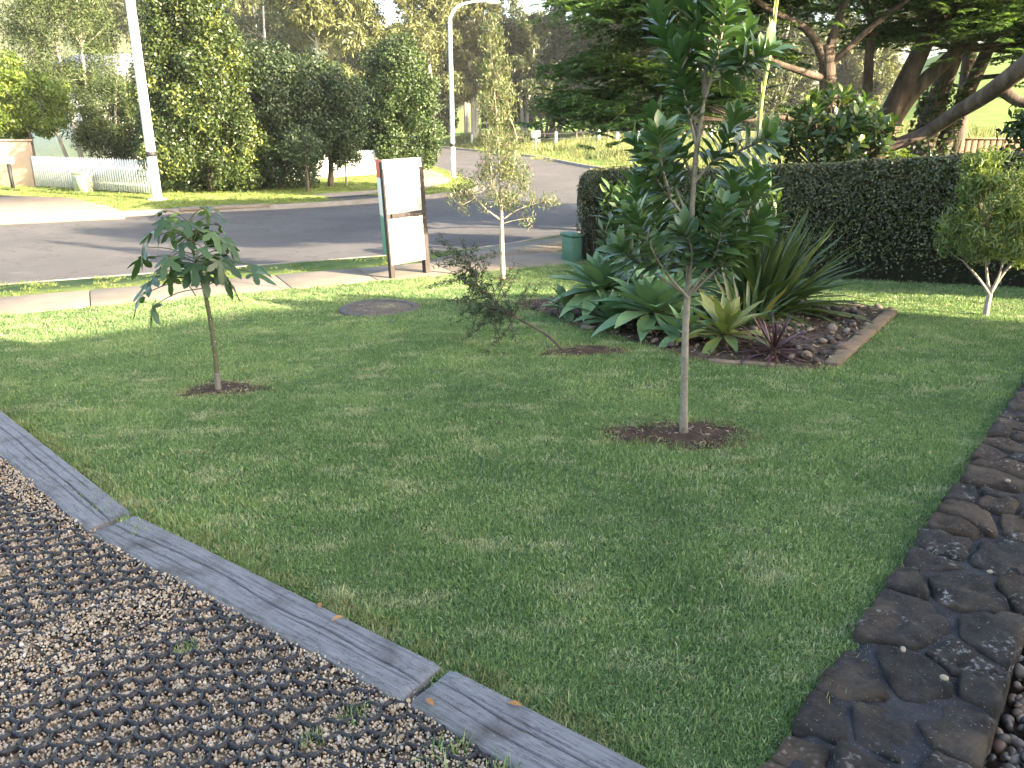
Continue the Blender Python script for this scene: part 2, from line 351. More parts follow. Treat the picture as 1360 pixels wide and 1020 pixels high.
RINGS = [(-2.12,5.45,.26,.2), (1.0,4.36,.40,.19), (.62,6.35,.33,.16), (-.1,11.5,.14,.12)]      # bare soil round the young trees
LID = (-1.57,9.22,.47)
def lawn_mask(x, y):
    ok = inpoly(x, y, LAWN) & ~inpoly(x, y, BED)
    for cx_, cy_, rx, ry in RINGS:
        th = np.arctan2(y-cy_, x-cx_); wob = 1 + .22*np.sin(3*th+cx_*5) + .12*np.sin(7*th+1)
        ok &= ((x-cx_)/rx)**2 + ((y-cy_)/ry)**2 > wob**2*(1 + .25*(rng.random(x.shape)-.5))
    return ok & ((x-LID[0])**2 + (y-LID[1])**2 > (LID[2]+.03)**2)
def sample(n, x0, x1, y0, y1): return rng.uniform(x0, x1, n), rng.uniform(y0, y1, n)
tf = [tuft(80, .055, .014, .0225, .0036, 1.0, M['grass'], 'lawn_tuft') for _ in range(6)]
px_, py_, sc_ = [], [], []
for y0, y1, x0, x1, dens, s in ((1.3,3.2,-2.2,2.2,1000,.95), (3.2,5.2,-4.2,4.2,720,1.0), (5.2,8.2,-7.0,6.8,380,1.2), (8.2,13.6,-10.8,6.8,230,1.45)):
    x, y = sample(int(dens*(x1-x0)*(y1-y0)), x0, x1, y0, y1); k = lawn_mask(x, y); x, y = x[k], y[k]
    px_.append(x); py_.append(y); sc_.append(s*rng.uniform(.75,1.25,len(x))*(.85+.5*vnoise(x*1.3, y*1.8, 21)))
x = np.concatenate(px_); y = np.concatenate(py_); s = np.concatenate(sc_); n = len(x)
scatter('lawn_grass', np.c_[x, y, zlawn(x, y)], np.c_[rng.normal(0,.12,n), rng.normal(0,.12,n), rng.random(n)*6.28], np.c_[s, s, s*rng.uniform(.8,1.2,n)], tf)
# ragged dry edge along the sleepers, wall, bed and soil rings
ex, ey = [], []
def edge(pts, dens, spread):
    for (ax, ay), (bx, by) in zip(pts[:-1], pts[1:]):
        k = int(dens*math.hypot(bx-ax, by-ay)); t = rng.random(k); ex.append(ax+(bx-ax)*t+rng.normal(0,spread,k)); ey.append(ay+(by-ay)*t+rng.normal(0,spread,k))
edge([(-7,8.33),(-3.27,4.80),(-1.76,3.40),(-.18,2.29),(.42,1.84)], 55, .02)
edge(BED + BED[:1], 28, .03)
for cx_, cy_, rx, ry in RINGS: edge([(cx_+rx*1.12*math.cos(q), cy_+ry*1.12*math.sin(q)) for q in np.linspace(0,6.28,18)], 34, .035)
edge([(LID[0]+.5*math.cos(q), LID[1]+.5*math.sin(q)) for q in np.linspace(0,6.28,18)], 18, .012)
x = np.concatenate(ex); y = np.concatenate(ey); n = len(x); s = rng.uniform(.7,1.3,n)
td = [tuft(34, .05, .012, .036, .0036, .8, M['grass_dry'], 'dry_tuft') for _ in range(4)]
scatter('lawn_edge_grass', np.c_[x, y, zlawn(x, y)], np.c_[rng.normal(0,.2,(n,2)), rng.random(n)*6.28], np.c_[s, s, s], td)
# longer unmown tufts along the foot of the wall and sleepers, loose clippings on the lawn
ex, ey = [], []; edge([(.9,1.93),(1.36,2.5),(2.0,3.3),(3.7,5.36)], 30, .012); edge([(-3.25,4.83),(-1.74,3.42),(-.16,2.31),(.44,1.86)], 9, .015)
x = np.concatenate(ex); y = np.concatenate(ey); n = len(x); s = rng.uniform(.7,1.4,n)
tl = [tuft(22, .03, .02, .055, .0036, .6, M['grass'], 'long_tuft') for _ in range(3)]
scatter('unmown_edge_grass', np.c_[x, y, zlawn(x, y)], np.c_[rng.normal(0,.2,(n,2)), rng.random(n)*6.28], np.c_[s, s, s], tl)
x, y = sample(1500, -4, 4, 1.6, 9); k = lawn_mask(x, y) & (vnoise(x*1.5, y*1.5, 8) > .45); x, y = x[k], y[k]; n = len(x); s = rng.uniform(.008,.028,n)
lit = [MB().box((0,0,0),(1,.14,.05),0,.8).mesh('lawn_clipping', leafmat('lawn clippings', [(0,(.20,.20,.09)),(.7,(.36,.33,.20)),(1,(.24,.15,.08))], .8, 0, .2, 'object', .1))]
scatter('lawn_clippings', np.c_[x, y, zlawn(x, y)+.014], np.c_[rng.normal(0,.35,(n,2)), rng.random(n)*6.28], np.c_[s, s, s], lit)
# verges across and along the road
tv = [tuft(40, .16, .04, .11, .011, .5, M['grass_verge'], 'verge_tuft') for _ in range(4)]
x, y = sample(9000, -34, 2, 8, 19); k = inpoly(x, y, ns) & (vof(x, y) > 12.24) & (vof(x,y) < 13.34); x1_, y1_ = x[k], y[k]
x, y = sample(26000, -30, 0, 13, 60); k = inpoly(x, y, fy)
k &= ~inpoly(x, y, [(-10.0,20.75),(-10.9,22.3),(-13.8,25.4),(-17.2,26.6),(-26,24),(-24,13.6)])
pth = np.min(np.hypot(x[:,None]-pc[None,:,0], y[:,None]-pc[None,:,1]), 1); k &= pth > .72
k &= ~inpoly(x, y, [(-5.6,24.35),(-5.9,25.6),(-4.9,26.4),(-3.6,26.2),(-3.1,25.9)]); x2_, y2_ = x[k], y[k]
x, y = sample(2500, 2, 9, 13.5, 34); k = inpoly(x, y, ns) & (vof(x,y) > 12.4); x3_, y3_ = x[k], y[k]
x = np.r_[x1_, x2_, x3_]; y = np.r_[y1_, y2_, y3_]; n = len(x); s = rng.uniform(.6,1.2,n); s[:len(x1_)] *= .7
scatter('verge_grass', np.c_[x, y, np.full(n, -.452)], np.c_[rng.normal(0,.15,(n,2)), rng.random(n)*6.28], np.c_[s, s, s*.8], tv)
# rough paddock grass beyond the bend
tw = [tuft(36, .4, .15, .55, .03, .4, M['grass_wild'], 'paddock_tuft') for _ in range(4)]
x, y = sample(15000, -8, 34, 42, 112); d = x - (4.6-(y-44)*.285); k = (d > .6) & (rng.random(len(x)) < .35 + .65*vnoise(x*.2, y*.2, 4)); x, y = x[k], y[k]; d = d[k]; n = len(x)
s = rng.uniform(.6,1.3,n)*(.55+.6*sst(1.5,6,d))*(.5+1.0*vnoise(x*.25, y*.25, 14))
scatter('paddock_grass', np.c_[x, y, ground_h(x, y)-.02], np.c_[rng.normal(0,.15,(n,2)), rng.random(n)*6.28], np.c_[s, s, s], tw)

# ------------------------------------------------------------------ timber sleepers along the drive
def timber_mat():
    m, nt, bs = new_mat('weathered grey timber')
    co = coords(nt, False, (3.0, 48, 48)); n1 = noise(nt, co, 2.2, 8, .72)
    c = ramp(nt, n1, [(.25,(.092,.092,.096)),(.5,(.142,.143,.150)),(.75,(.20,.20,.212))])
    b2 = noise(nt, coords(nt, False), 5, 5); c = mixc(nt, ramp(nt, b2, [(.5,(0,0,0)),(.75,(1,1,1))]), c, (.055,.05,.044))
    b3 = noise(nt, coords(nt, False), 70, 2); c = mixc(nt, ramp(nt, b3, [(.68,(0,0,0)),(.74,(1,1,1))]), c, (.22,.215,.20))
    hl = noise(nt, coords(nt, False, (2.2, 26, 26)), 2.0, 9, .6); c = mixc(nt, ramp(nt, hl, [(.485,(0,0,0)),(.498,(.8,.8,.8)),(.502,(.8,.8,.8)),(.515,(0,0,0))]), c, (.022,.021,.021))
    nt.links.new(c, bs.inputs['Base Color']); bs.inputs['Roughness'].default_value = .8; bs.inputs['Specular IOR Level'].default_value = .3
    n2 = noise(nt, coords(nt, False, (3, 60, 60)), 2.5, 8, .75); bump(nt, bs, n2, .45, .005); return m
M['timber'] = timber_mat()
def sleeper(p0, p1, w0, w1, seed, label):
    p0 = np.array(p0); p1 = np.array(p1); L = float(np.hypot(*(p1-p0))); rz = math.atan2(*(p1-p0)[::-1])
    nx, ny = 240, 64; X, Yv = np.meshgrid(np.linspace(0, L, nx), np.linspace(-.5, .5, ny), indexing='ij')
    W = w0 + (w1-w0)*X/L; yy = Yv*W
    z = .004*fnoise(X*6, Yv*4, seed) + .008*fnoise(X*1.2, Yv*1.0, seed+5, 2)
    z = z - .016*sst(.43, .5, np.abs(Yv + .0)) * (1 + .8*fnoise(X*9, Yv*0, seed+2))
    z = z - .008*sst(L-.035, L, X) - .008*sst(.035, 0, X)
    for (y0, amp, x0, x1, wd, dp) in ((.03, .17, .0, 1.0, .0060, .032), (-.22, .08, .0, .35, .005, .014), (.27, .06, .45, .9, .005, .013), (-.12,.05,.6,1.0,.004,.012), (-.33,.05,.2,.8,.0035,.008), (.15,.05,.0,.5,.004,.010)):
        cyl = y0 + amp*fnoise(X/L*3.3+seed, X*0, seed+9, 3)*2; on = sst(x0*L-.05, x0*L+.1, X)*(1-sst(x1*L-.1, x1*L+.05, X))
        wn_ = wd*(.6+.9*vnoise(X*3, X*0, seed+4)); z = z - dp*on*np.exp(-((Yv-cyl)*.2/wn_*2.2)**2)
    yy = yy + .006*fnoise(X*5, Yv*0, seed+11)*np.sign(Yv)*(np.abs(Yv) > .45)
    rows = [np.stack([X[:,0], yy[:,0], np.full(nx,-.14)], -1)] + [np.stack([X[:,j], yy[:,j], z[:,j]], -1) for j in range(ny)] + [np.stack([X[:,-1], yy[:,-1], np.full(nx,-.14)], -1)]
    G = np.stack(rows, 1)[:, ::-1]
    b = MB().grid(G)
    for e in (0, nx-1):
        b.add(G[e], np.arange(ny+2) if e else np.arange(ny+2)[::-1])
    o = b.build('timber_sleeper', M['timber'], smooth=True); o.location = (p0[0], p0[1], .014); o.rotation_euler = (0, 0, rz)
    tag(o, label, 'sleeper', 'timber sleepers edging the lawn'); return o
sleeper((-4.55,5.80),(-1.853,3.275), .24, .21, 3, 'grey weathered timber sleeper running out at the left edge')
sleeper((-1.83,3.255),(-.292,2.168), .212, .20, 14, 'long cracked grey sleeper in the middle of the lawn edge')
sleeper((-.262,2.152),(1.35,.93), .205, .28, 25, 'cracked grey sleeper nearest the bottom centre of the photo')

# ------------------------------------------------------------------ gravel drive with plastic honeycomb
DRIVE = [(-5.2,6.3),(-3.08,4.38),(-1.87,3.2),(-.30,2.11),(.9,1.1),(.4,.6),(-3.5,.6),(-6,3.5)]
GZ = -.016
struct(MB().prism(DRIVE, -.3, GZ-.012).build('gravel_drive', surf('gravel bed', [(.3,(.10,.085,.065)),(.7,(.24,.20,.155))], 60, .95, .1, .8, 120, .01)))
def gravel_mat():
    m, nt, bs = new_mat('pale mixed gravel'); r = nt.nodes.new('ShaderNodeObjectInfo').outputs['Random']
    c = ramp(nt, r, [(0,(.18,.13,.085)),(.2,(.31,.24,.16)),(.42,(.40,.315,.215)),(.62,(.32,.28,.225)),(.75,(.46,.40,.32)),(.86,(.27,.165,.10)),(.93,(.17,.155,.145)),(1,(.44,.42,.38))])
    nt.links.new(c, bs.inputs['Base Color']); bs.inputs['Roughness'].default_value = .75; bs.inputs['Specular IOR Level'].default_value = .35; return m
M['gravel'] = gravel_mat()
ICO = None
def rock_mesh(name, m, seed, flat=.65, ang=.28, sub=1, smooth=False):
    import bmesh
    bm = bmesh.new(); bmesh.ops.create_icosphere(bm, subdivisions=sub, radius=1.0); r = random.Random(seed)
    sx, sy = r.uniform(.8,1.15), r.uniform(.65,.95)
    for v in bm.verts:
        k = 1 + r.uniform(-ang, ang); v.co = Vector((v.co.x*k*sx, v.co.y*k*sy, v.co.z*k*flat))
    me = bpy.data.meshes.new(name); bm.to_mesh(me); bm.free(); me.materials.append(m)
    if smooth: me.shade_smooth()
    return me
def buried(x, y):     # places where loose stones lie over the cells
    a = np.exp(-(((x+1.42)*.72+(y-2.62)*.69)/.42)**2 - (((x+1.42)*-.69+(y-2.62)*.72)/.10)**2)
    e = np.exp(-(((x+.36)/.28)**2 + ((y-1.78)/.12)**2))
    d = (x+.30)*.571 + (y-2.11)*.821    # distance from the sleeper line (negative inside)
    return np.clip(a + .8*e + .9*sst(-.10, -.02, d) + .5*sst(.78,.95, vnoise(x*3.1, y*3.1, 33)), 0, 1)
HX, HY = .082, .066; HR = R(7)
def hexwarp(x, y):
    u = x*math.cos(HR) - y*math.sin(HR); v = x*math.sin(HR) + y*math.cos(HR)
    return u + .035*fnoise(x*2.2, y*2.2, 41, 2), v + .035*fnoise(x*2.2, y*2.2, 47, 2)
mb = MB()
for j in range(0, 80):
    for i_ in range(-60, 30):
        cx0 = (i_ + .5*(j % 2))*HX; cy0 = .7 + j*HY
        wx, wy = hexwarp(np.array([cx0]), np.array([cy0]))
        if not inpoly(wx, wy, DRIVE)[0] or wx[0] < -3.6 or wx[0]/max(wy[0],.5) < -.92 or wy[0] < .9: continue
        A = HX/2; C_ = HY/3
        vs = [(A, -C_), (A, C_), (0, 2*C_), (-A, C_)]
        for q in range(3):
            e0 = np.array([cx0+vs[q][0], cx0+vs[q+1][0]]); e1 = np.array([cy0+vs[q][1], cy0+vs[q+1][1]]); ax, ay = hexwarp(e0, e1)
            if (vof(0,0) is not None) and ((ax+.30)*.571 + (ay-2.11)*.821).max() > -.03 and ax.mean() > -2: continue
            if random.random() < .03: continue
            L = math.hypot(ax[1]-ax[0], ay[1]-ay[0]); rz = math.atan2(ay[1]-ay[0], ax[1]-ax[0])
            mb.box((ax.mean(), ay.mean(), GZ-.005+random.uniform(-.002,.002)), (L+.002, .0066, .034), rz, .97)
hg = mb.build('honeycomb_mat', surf('black recycled plastic', [(.3,(.010,.010,.013)),(.7,(.026,.027,.033))], 18, .6, .4, .2, world=True, spots=[dict(scale=60, lo=.6, hi=.75, col=(.14,.12,.095))]))
tag(hg, 'black plastic honeycomb grid holding the pale driveway gravel', 'gravel grid')
gp = [rock_mesh('gravel_stone', M['gravel'], 100+k, .7, .3) for k in range(8)]
n = 260000; x, y = sample(n, -4.2, .9, .9, 5.4)
k = inpoly(x, y, DRIVE) & (x > -.95*y) & (rng.random(n) < np.where(y > 3.2, .75, 1.0)); x, y = x[k], y[k]; n = len(x)
bu = buried(x, y); s = rng.uniform(.0024,.0066,n)*(1+.7*(rng.random(n) > .94))
z = GZ - .007 + .007*rng.random(n) + .024*bu*rng.random(n)**.5
scatter('driveway_gravel', np.c_[x, y, z], rng.random((n,3))*6.28, np.c_[s, s, s], gp)

# ------------------------------------------------------------------ stone wall at the right
def stone_mat(name, c1, c2, lichen):
    m, nt, bs = new_mat(name); co = coords(nt)
    c = ramp(nt, noise(nt, co, 9, 8, .7), [(.3,c1),(.7,c2)])
    b = noise(nt, co, 3.0, 5); c = mixc(nt, ramp(nt, b, [(.52,(0,0,0)),(.68,(1,1,1))]), c, (.115,.085,.058))
    vo = nd(nt, 'ShaderNodeTexVoronoi', Scale=42.0); vo.feature = 'F1'
    wn2 = nd(nt, 'ShaderNodeTexNoise', Scale=55.0, Detail=4.0); nt.links.new(co, wn2.inputs['Vector'])
    wv = nd(nt, 'ShaderNodeVectorMath', operation='MULTIPLY_ADD'); nt.links.new(wn2.outputs['Color'], wv.inputs[0]); wv.inputs[1].default_value = (.035,.035,.035); nt.links.new(co, wv.inputs[2]); nt.links.new(wv.outputs[0], vo.inputs['Vector'])
    k = noise(nt, co, 4.3, 3); f = nd(nt, 'ShaderNodeMath', operation='MULTIPLY')
    nt.links.new(ramp(nt, vo.outputs['Distance'], [(.18,(1,1,1)),(.42,(0,0,0))]), f.inputs[0]); nt.links.new(ramp(nt, k, [(.55,(0,0,0)),(.62,(1,1,1))]), f.inputs[1])
    c = mixc(nt, f.outputs[0], c, lichen)
    sp = noise(nt, co, 110, 2); c = mixc(nt, ramp(nt, sp, [(.66,(0,0,0)),(.72,(1,1,1))]), c, (.20,.20,.195))
    nt.links.new(c, bs.inputs['Base Color']); bs.inputs['Roughness'].default_value = .9; bs.inputs['Specular IOR Level'].default_value = .25
    bump(nt, bs, noise(nt, co, 22, 10, .8), 1.0, .03); return m
M['stone'] = stone_mat('dark field stone', (.012,.011,.0105), (.068,.058,.050), (.27,.26,.25))
M['stone2'] = stone_mat('brown field stone', (.020,.015,.012), (.10,.073,.053), (.23,.19,.14))
M['mortar'] = surf('dark mortar', [(.3,(.022,.022,.024)),(.7,(.05,.05,.054))], 14, .95, .15, .9, 70, .01, spots=[dict(scale=140, lo=.64, hi=.7, col=(.19,.20,.21))])
WD = np.array([.636,.772]); WB = np.array([.772,-.636]); W0 = np.array([.78,1.86])
def wxy(t, b): return W0 + np.outer(np.atleast_1d(t), WD) + np.outer(np.atleast_1d(b), WB)
wall = thing('stone_wall', 'low dark lichened field-stone wall beside the lawn at right', 'stone wall')
tt = np.linspace(-1.3, 6.6, 200); bb = np.linspace(0, 1, 14); T, B = np.meshgrid(tt, bb, indexing='ij')
el = .035*fnoise(tt*2.2, tt*0, 61); wr = .47 + .05*fnoise(tt*1.7, tt*0, 66)
Bm = (el + .02)[:,None] + B*(wr - el - .03)[:,None]; PX = W0[0]+T*WD[0]+Bm*WB[0]; PY = W0[1]+T*WD[1]+Bm*WB[1]
PZ = .030 + .02*fnoise(PX*5, PY*5, 71) - .03*(np.abs(B-.5) > .49)
Gm = np.stack([PX, PY, PZ], -1); lo = Gm[:, :1].copy(); lo[...,2] = -.3; hi = Gm[:, -1:].copy(); hi[...,2] = -.45
MB().grid(np.concatenate([lo, Gm, hi], 1)[:, ::-1]).build('mortar_bed', M['mortar'], wall, smooth=True)
r_ = random.Random(5); sites = []
for _ in range(4000):
    t0 = r_.uniform(-1.2, 6.5); b0 = r_.uniform(.03, .46); rad = r_.uniform(.07, .24)
    if all(math.hypot((t0-s[0])*.85, b0-s[1]) > .66*(rad+s[2]) for s in sites): sites.append((t0, b0, rad))
def clip(poly, px0, py0, nx0, ny0):
    out = []
    for (ax, ay), (bx, by) in zip(poly, poly[1:]+poly[:1]):
        da = (ax-px0)*nx0+(ay-py0)*ny0; db = (bx-px0)*nx0+(by-py0)*ny0
        if da <= 0: out.append((ax, ay))
        if da*db < 0: q = da/(da-db); out.append((ax+(bx-ax)*q, ay+(by-ay)*q))
    return out
for si, (t0, b0, rad) in enumerate(sites):
    po = [(t0-.3,-.015),(t0+.3,-.015),(t0+.3,.475),(t0-.3,.475)]
    for sj, (t1, b1, r1) in enumerate(sites):
        dd = math.hypot(t1-t0, b1-b0)
        if sj == si or dd > .7: continue
        w = .5 + .5*(rad-r1)/dd*.5; po = clip(po, t0+(t1-t0)*w, b0+(b1-b0)*w, t1-t0, b1-b0)
        if len(po) < 3: break
    if len(po) < 3: continue
    po = np.array(po); c = po.mean(0); NA = 30; ring = []
    for a_ in np.arange(NA)*2*math.pi/NA:
        d = np.array([math.cos(a_), math.sin(a_)]); best = 9
        for p, q in zip(po, np.roll(po, -1, 0)):
            e = q-p; den = d[0]*e[1]-d[1]*e[0]
            if abs(den) < 1e-9: continue
            s1 = ((p-c)[0]*e[1]-(p-c)[1]*e[0])/den; s2 = ((p-c)[0]*d[1]-(p-c)[1]*d[0])/den
            if s1 > 0 and -1e-6 <= s2 <= 1+1e-6: best = min(best, s1)
        ring.append(best)
    ring = np.array(ring); mean = ring.mean(); ring = np.minimum(ring, mean*1.45)
    ring = ring*.8 + .1*np.roll(ring,1) + .1*np.roll(ring,-1); ring = ring*(.95 + .34*fnoise(np.cos(np.arange(NA)*2*math.pi/NA)*1.7+si, np.sin(np.arange(NA)*2*math.pi/NA)*1.7, si, 2)) - .006
    hgt = r_.uniform(.006, .042); tilt = (r_.uniform(-.13,.13), r_.uniform(-.13,.13)); V = []
    prof = [(1.0,-.05),(1.0,.15),(.97,.6),(.90,.88),(.72,1.0),(.48,1.05),(.24,1.07)]
    for fr, fz in prof:
        rr = ring*fr; th = np.arange(NA)*2*math.pi/NA; tx = c[0]+rr*np.cos(th); bx = c[1]+rr*np.sin(th); xy = wxy(tx, bx); xy = W0 + tx[:,None]*WD + bx[:,None]*WB
        z = .03 + hgt*fz + (tilt[0]*(tx-c[0]) + tilt[1]*(bx-c[1]))*.6 + (.065*fnoise(xy[:,0]*14, xy[:,1]*14, si+80) if fz > .1 else 0)
        if fz < 0: z = np.full(NA, -.10)
        V.append(np.c_[xy, z])
    b = MB().grid(np.stack([np.r_[q, q[:1]] for q in V], 1))
    cc = (W0 + c[0]*WD + c[1]*WB); b.add(np.r_[V[-1], [[cc[0], cc[1], V[-1][:,2].mean()+.003]]], [(k, (k+1)%NA, NA) for k in range(NA)])
    b.build('stone', M['stone'] if r_.random() < .6 else M['stone2'], wall, smooth=True)
# pebble bed beyond the wall
pb = [wxy(-1.3,.42)[0], wxy(6.6,.42)[0], wxy(6.6,1.6)[0], wxy(-1.3,1.6)[0]]
struct(MB().prism([tuple(q) for q in pb], -.5, -.085).build('pebble_bed', M['dirt']))
def peb_mat():
    m, nt, bs = new_mat('river pebbles'); r = nt.nodes.new('ShaderNodeObjectInfo').outputs['Random']
    c = ramp(nt, r, [(0,(.03,.025,.022)),(.3,(.075,.055,.04)),(.5,(.04,.037,.036)),(.65,(.13,.07,.04)),(.8,(.07,.066,.066)),(.92,(.16,.125,.085)),(1,(.15,.14,.13))])
    nt.links.new(c, bs.inputs['Base Color']); bs.inputs['Roughness'].default_value = .55; return m
M['pebble'] = peb_mat(); pm_ = [rock_mesh('river_pebble', M['pebble'], 300+k, .6, .08, 2, True) for k in range(5)]
n = 7000; t_ = rng.uniform(-1.2,4.5,n); b_ = .47 + rng.random(n)*.9; xy = W0 + t_[:,None]*WD + b_[:,None]*WB; s = rng.uniform(.012,.028,n)
scatter('river_pebbles', np.c_[xy, -.085+.04*rng.random(n)], rng.random((n,3))*6.28, np.c_[s,s,s], pm_)
M['pebble_pale'] = plain('pale pebble', (.24,.205,.15), .6)
wp = [(2.35,.21,.016),(2.02,.36,.014),(1.35,.30,.012),(.62,.17,.013),(.55,.31,.015),(3.1,.25,.012)]
pl = ['small pale pebble lying alone on the dark wall near the right edge','cream pebble on the upper part of the stone wall','small round pebble in a hollow of the wall','little pale pebble near the lawn side of the wall','cream pebble beside the round brown stone low on the wall','tiny pale pebble far along the stone wall']
for (t0,b0,s0), lb in zip(wp, pl):
    o = link(bpy.data.objects.new('pebble', rock_mesh('pebble', M['pebble_pale'], int(t0*100), .55, .08, 2, True))); q = wxy(t0,b0)[0]
    o.location = (q[0], q[1], .085); o.scale = (s0,)*3; o.rotation_euler = (0,0,t0*7); tag(o, lb, 'pebble', 'loose pebbles on the wall')

# ------------------------------------------------------------------ soil rings, lid, bed
chipm = leafmat('bark chips and litter', [(0,(.045,.03,.02)),(.4,(.10,.07,.045)),(.75,(.19,.145,.10)),(1,(.30,.25,.17))], .8, 0, .2, 'object', .1)
chips = [MB().box((0,0,0), (1, .35+.2*k, .12), 0, .8).mesh('bark_chip', chipm) for k in range(3)]
def soil(cx_, cy_, rx, ry, seed):
    V = []; th = np.linspace(0, 6.2832, 33)
    for fr in np.linspace(1.12, 0, 9):
        w = (1 + .22*np.sin(3*th+cx_*5) + .12*np.sin(7*th+1)); x = cx_+rx*fr*w*np.cos(th); y = cy_+ry*fr*w*np.sin(th)
        V.append(np.c_[x, y, zlawn(x, y) + .010 - .012*fr + .02*fnoise(x*14, y*14, seed)])
    struct(MB().grid(np.stack(V, 1)).build('soil_patch', M['dirt'], smooth=True))
cxs = []
for k, r0 in enumerate(RINGS):
    soil(*r0, 90+k); n = int(900*r0[2]*r0[3]*3.3) ; th = rng.random(n)*6.28; q = np.sqrt(rng.random(n)); cxs.append(np.c_[r0[0]+r0[2]*1.05*q*np.cos(th), r0[1]+r0[3]*1.05*q*np.sin(th)])
c_ = np.concatenate(cxs); n = len(c_); s = rng.uniform(.008,.035,n)
scatter('bark_litter', np.c_[c_, zlawn(c_[:,0], c_[:,1])+.008], np.c_[rng.normal(0,.4,(n,2)), rng.random(n)*6.28], np.c_[s, s*rng.uniform(.2,.8,n), s*.6], chips)
lid = thing('tank_lid', 'round dark concrete tank lid with grass clippings set in lawn', 'lid', (LID[0], LID[1], float(zlawn(LID[0],LID[1]))))
th = np.linspace(0, 6.2832, 49)
def lathe(prof, n=48):
    th = np.linspace(0, 2*math.pi, n+1); return MB().grid(np.stack([np.c_[r*np.cos(th), r*np.sin(th), np.full(n+1, z)] for r, z in prof], 1))
lidm = surf('damp brown concrete', [(.3,(.055,.042,.035)),(.7,(.12,.095,.08))], 9, .9, .2, .7, 60, .012, spots=[dict(scale=5, lo=.58, hi=.72, col=(.20,.19,.12)), dict(scale=60, lo=.6, hi=.7, col=(.20,.17,.14))])
lathe([(.375,.012),(.34,.018),(.0,.022)]).build('lid_plate', lidm, lid, smooth=True)
lathe([(.48,-.08),(.48,.018),(.465,.026),(.40,.026),(.385,.020),(.38,-.05)]).build('rim', surf('dark rim concrete', [(.3,(.05,.045,.045)),(.7,(.10,.09,.085))], 12, .9, .2, .5), lid, smooth=True)
n = 260; q = .36*np.sqrt(rng.random(n)); a_ = rng.random(n)*6.28; s = rng.uniform(.01,.03,n)
clip_m = leafmat('dry clippings', [(0,(.13,.15,.06)),(1,(.34,.31,.19))], .8, 0, .2, 'object', .1)
clipmesh = MB().box((0,0,0),(1,.16,.06),0,.8).mesh('clipping', clip_m)
gx_ = LID[0]+.06+.28*rng.normal(0,.55,n); gy_ = LID[1]+.05+.22*rng.normal(0,.55,n); k = np.hypot(gx_-LID[0], gy_-LID[1]) < .4
scatter('grass_clippings', np.c_[gx_, gy_, np.full(n, float(zlawn(LID[0],LID[1]))+.026)][k], np.c_[rng.normal(0,.2,(n,2)), rng.random(n)*6.28][k], np.c_[s,s,s][k], [clipmesh])

bed = thing('garden_bed', 'x', 'x'); del bed['label'], bed['category']; struct(bed)
bx = np.arange(-.2, 4.0, .06); by = np.arange(5.5, 10, .06); X, Y = np.meshgrid(bx, by, indexing='ij'); a, b = X.shape
i = (np.arange(a-1)[:,None]*b + np.arange(b-1)[None]); F = np.stack([i, i+b, i+b+1, i+1], -1).reshape(-1,4)
kk = inpoly((X[:-1,:-1]+.03).ravel(), (Y[:-1,:-1]+.03).ravel(), BED)
MB().add(np.stack([X, Y, zlawn(X,Y)+.008+.045*fnoise(X*6,Y*6,55)], -1), F[kk]).build('bed_soil', M['mulch'], bed, smooth=True)
n = 5200; x, y = sample(n, 0, 3.8, 5.6, 9.8); k = inpoly(x, y, BED); x, y = x[k], y[k]; n = len(x); s = rng.uniform(.012,.045,n)
scatter('bed_mulch', np.c_[x, y, zlawn(x,y)+.018+.02*rng.random(n)], np.c_[rng.normal(0,.5,(n,2)), rng.random(n)*6.28], np.c_[s, s*rng.uniform(.3,.9,n), s*.7], chips, parent=bed)
bstm = [surf('bed stone %d' % k, [(.3,c1),(.7,c2)], 12, .85, .25, .5, world=False) for k, (c1, c2) in enumerate((((.05,.038,.030),(.10,.078,.063)), ((.09,.066,.05),(.16,.12,.092)), ((.03,.026,.024),(.065,.055,.05)), ((.14,.105,.078),(.24,.19,.145))))]
bst = [rock_mesh('stone', bstm[k % 4], 500+k, .55, .16, 2, True) for k in range(8)]
cnt = 0
while cnt < 170:
    x0, y0 = random.uniform(2.0,3.75), random.uniform(5.75,8.4)
    if cnt > 140: x0, y0 = random.uniform(.1,2.2), random.uniform(5.9,9.4)
    if not inpoly(np.array([x0]), np.array([y0]), BED)[0]: continue
    s0 = random.uniform(.022,.05)*(1.6 if random.random() < .08 else 1)
    o = part('stone', random.choice(bst), bed); o.location = (x0, y0, float(zlawn(x0,y0))+.03); o.scale = (s0,)*3; o.rotation_euler = (random.uniform(-.4,.4), random.uniform(-.4,.4), random.uniform(0,6)); cnt += 1
edgem = surf('sandstone edging', [(.3,(.10,.075,.048)),(.7,(.19,.145,.098))], 10, .9, .2, .5, 60, .006)
edged = surf('brown edging', [(.3,(.11,.08,.055)),(.7,(.20,.155,.11))], 10, .9, .2, .5, 60, .006)
def edging(p, q, n, m, w=.10, zt=.035):
    for k in range(n):
        a_ = (k+.5)/n; x0 = p[0]+(q[0]-p[0])*a_; y0 = p[1]+(q[1]-p[1])*a_; L = math.hypot(q[0]-p[0], q[1]-p[1])/n
        MB().box((x0, y0, float(zlawn(x0,y0))+zt-.06+random.uniform(-.006,.006)), (L-.012, w, .12), math.atan2(q[1]-p[1], q[0]-p[0])+random.uniform(-.03,.03)).build('edging_block', m, bed, bevel=.008)
edging((2.42,5.74),(3.74,7.62), 7, edgem, .11); edging((3.70,7.80),(2.7,8.66), 4, edged, .10); edging((1.52,5.90),(2.25,5.70), 3, edged, .07, .01)
MB().box((.72,7.30,float(zlawn(.72,7.3))+.02), (.13,.06,.04), -.6).build('stone', M['concrete'], bed, bevel=.01)

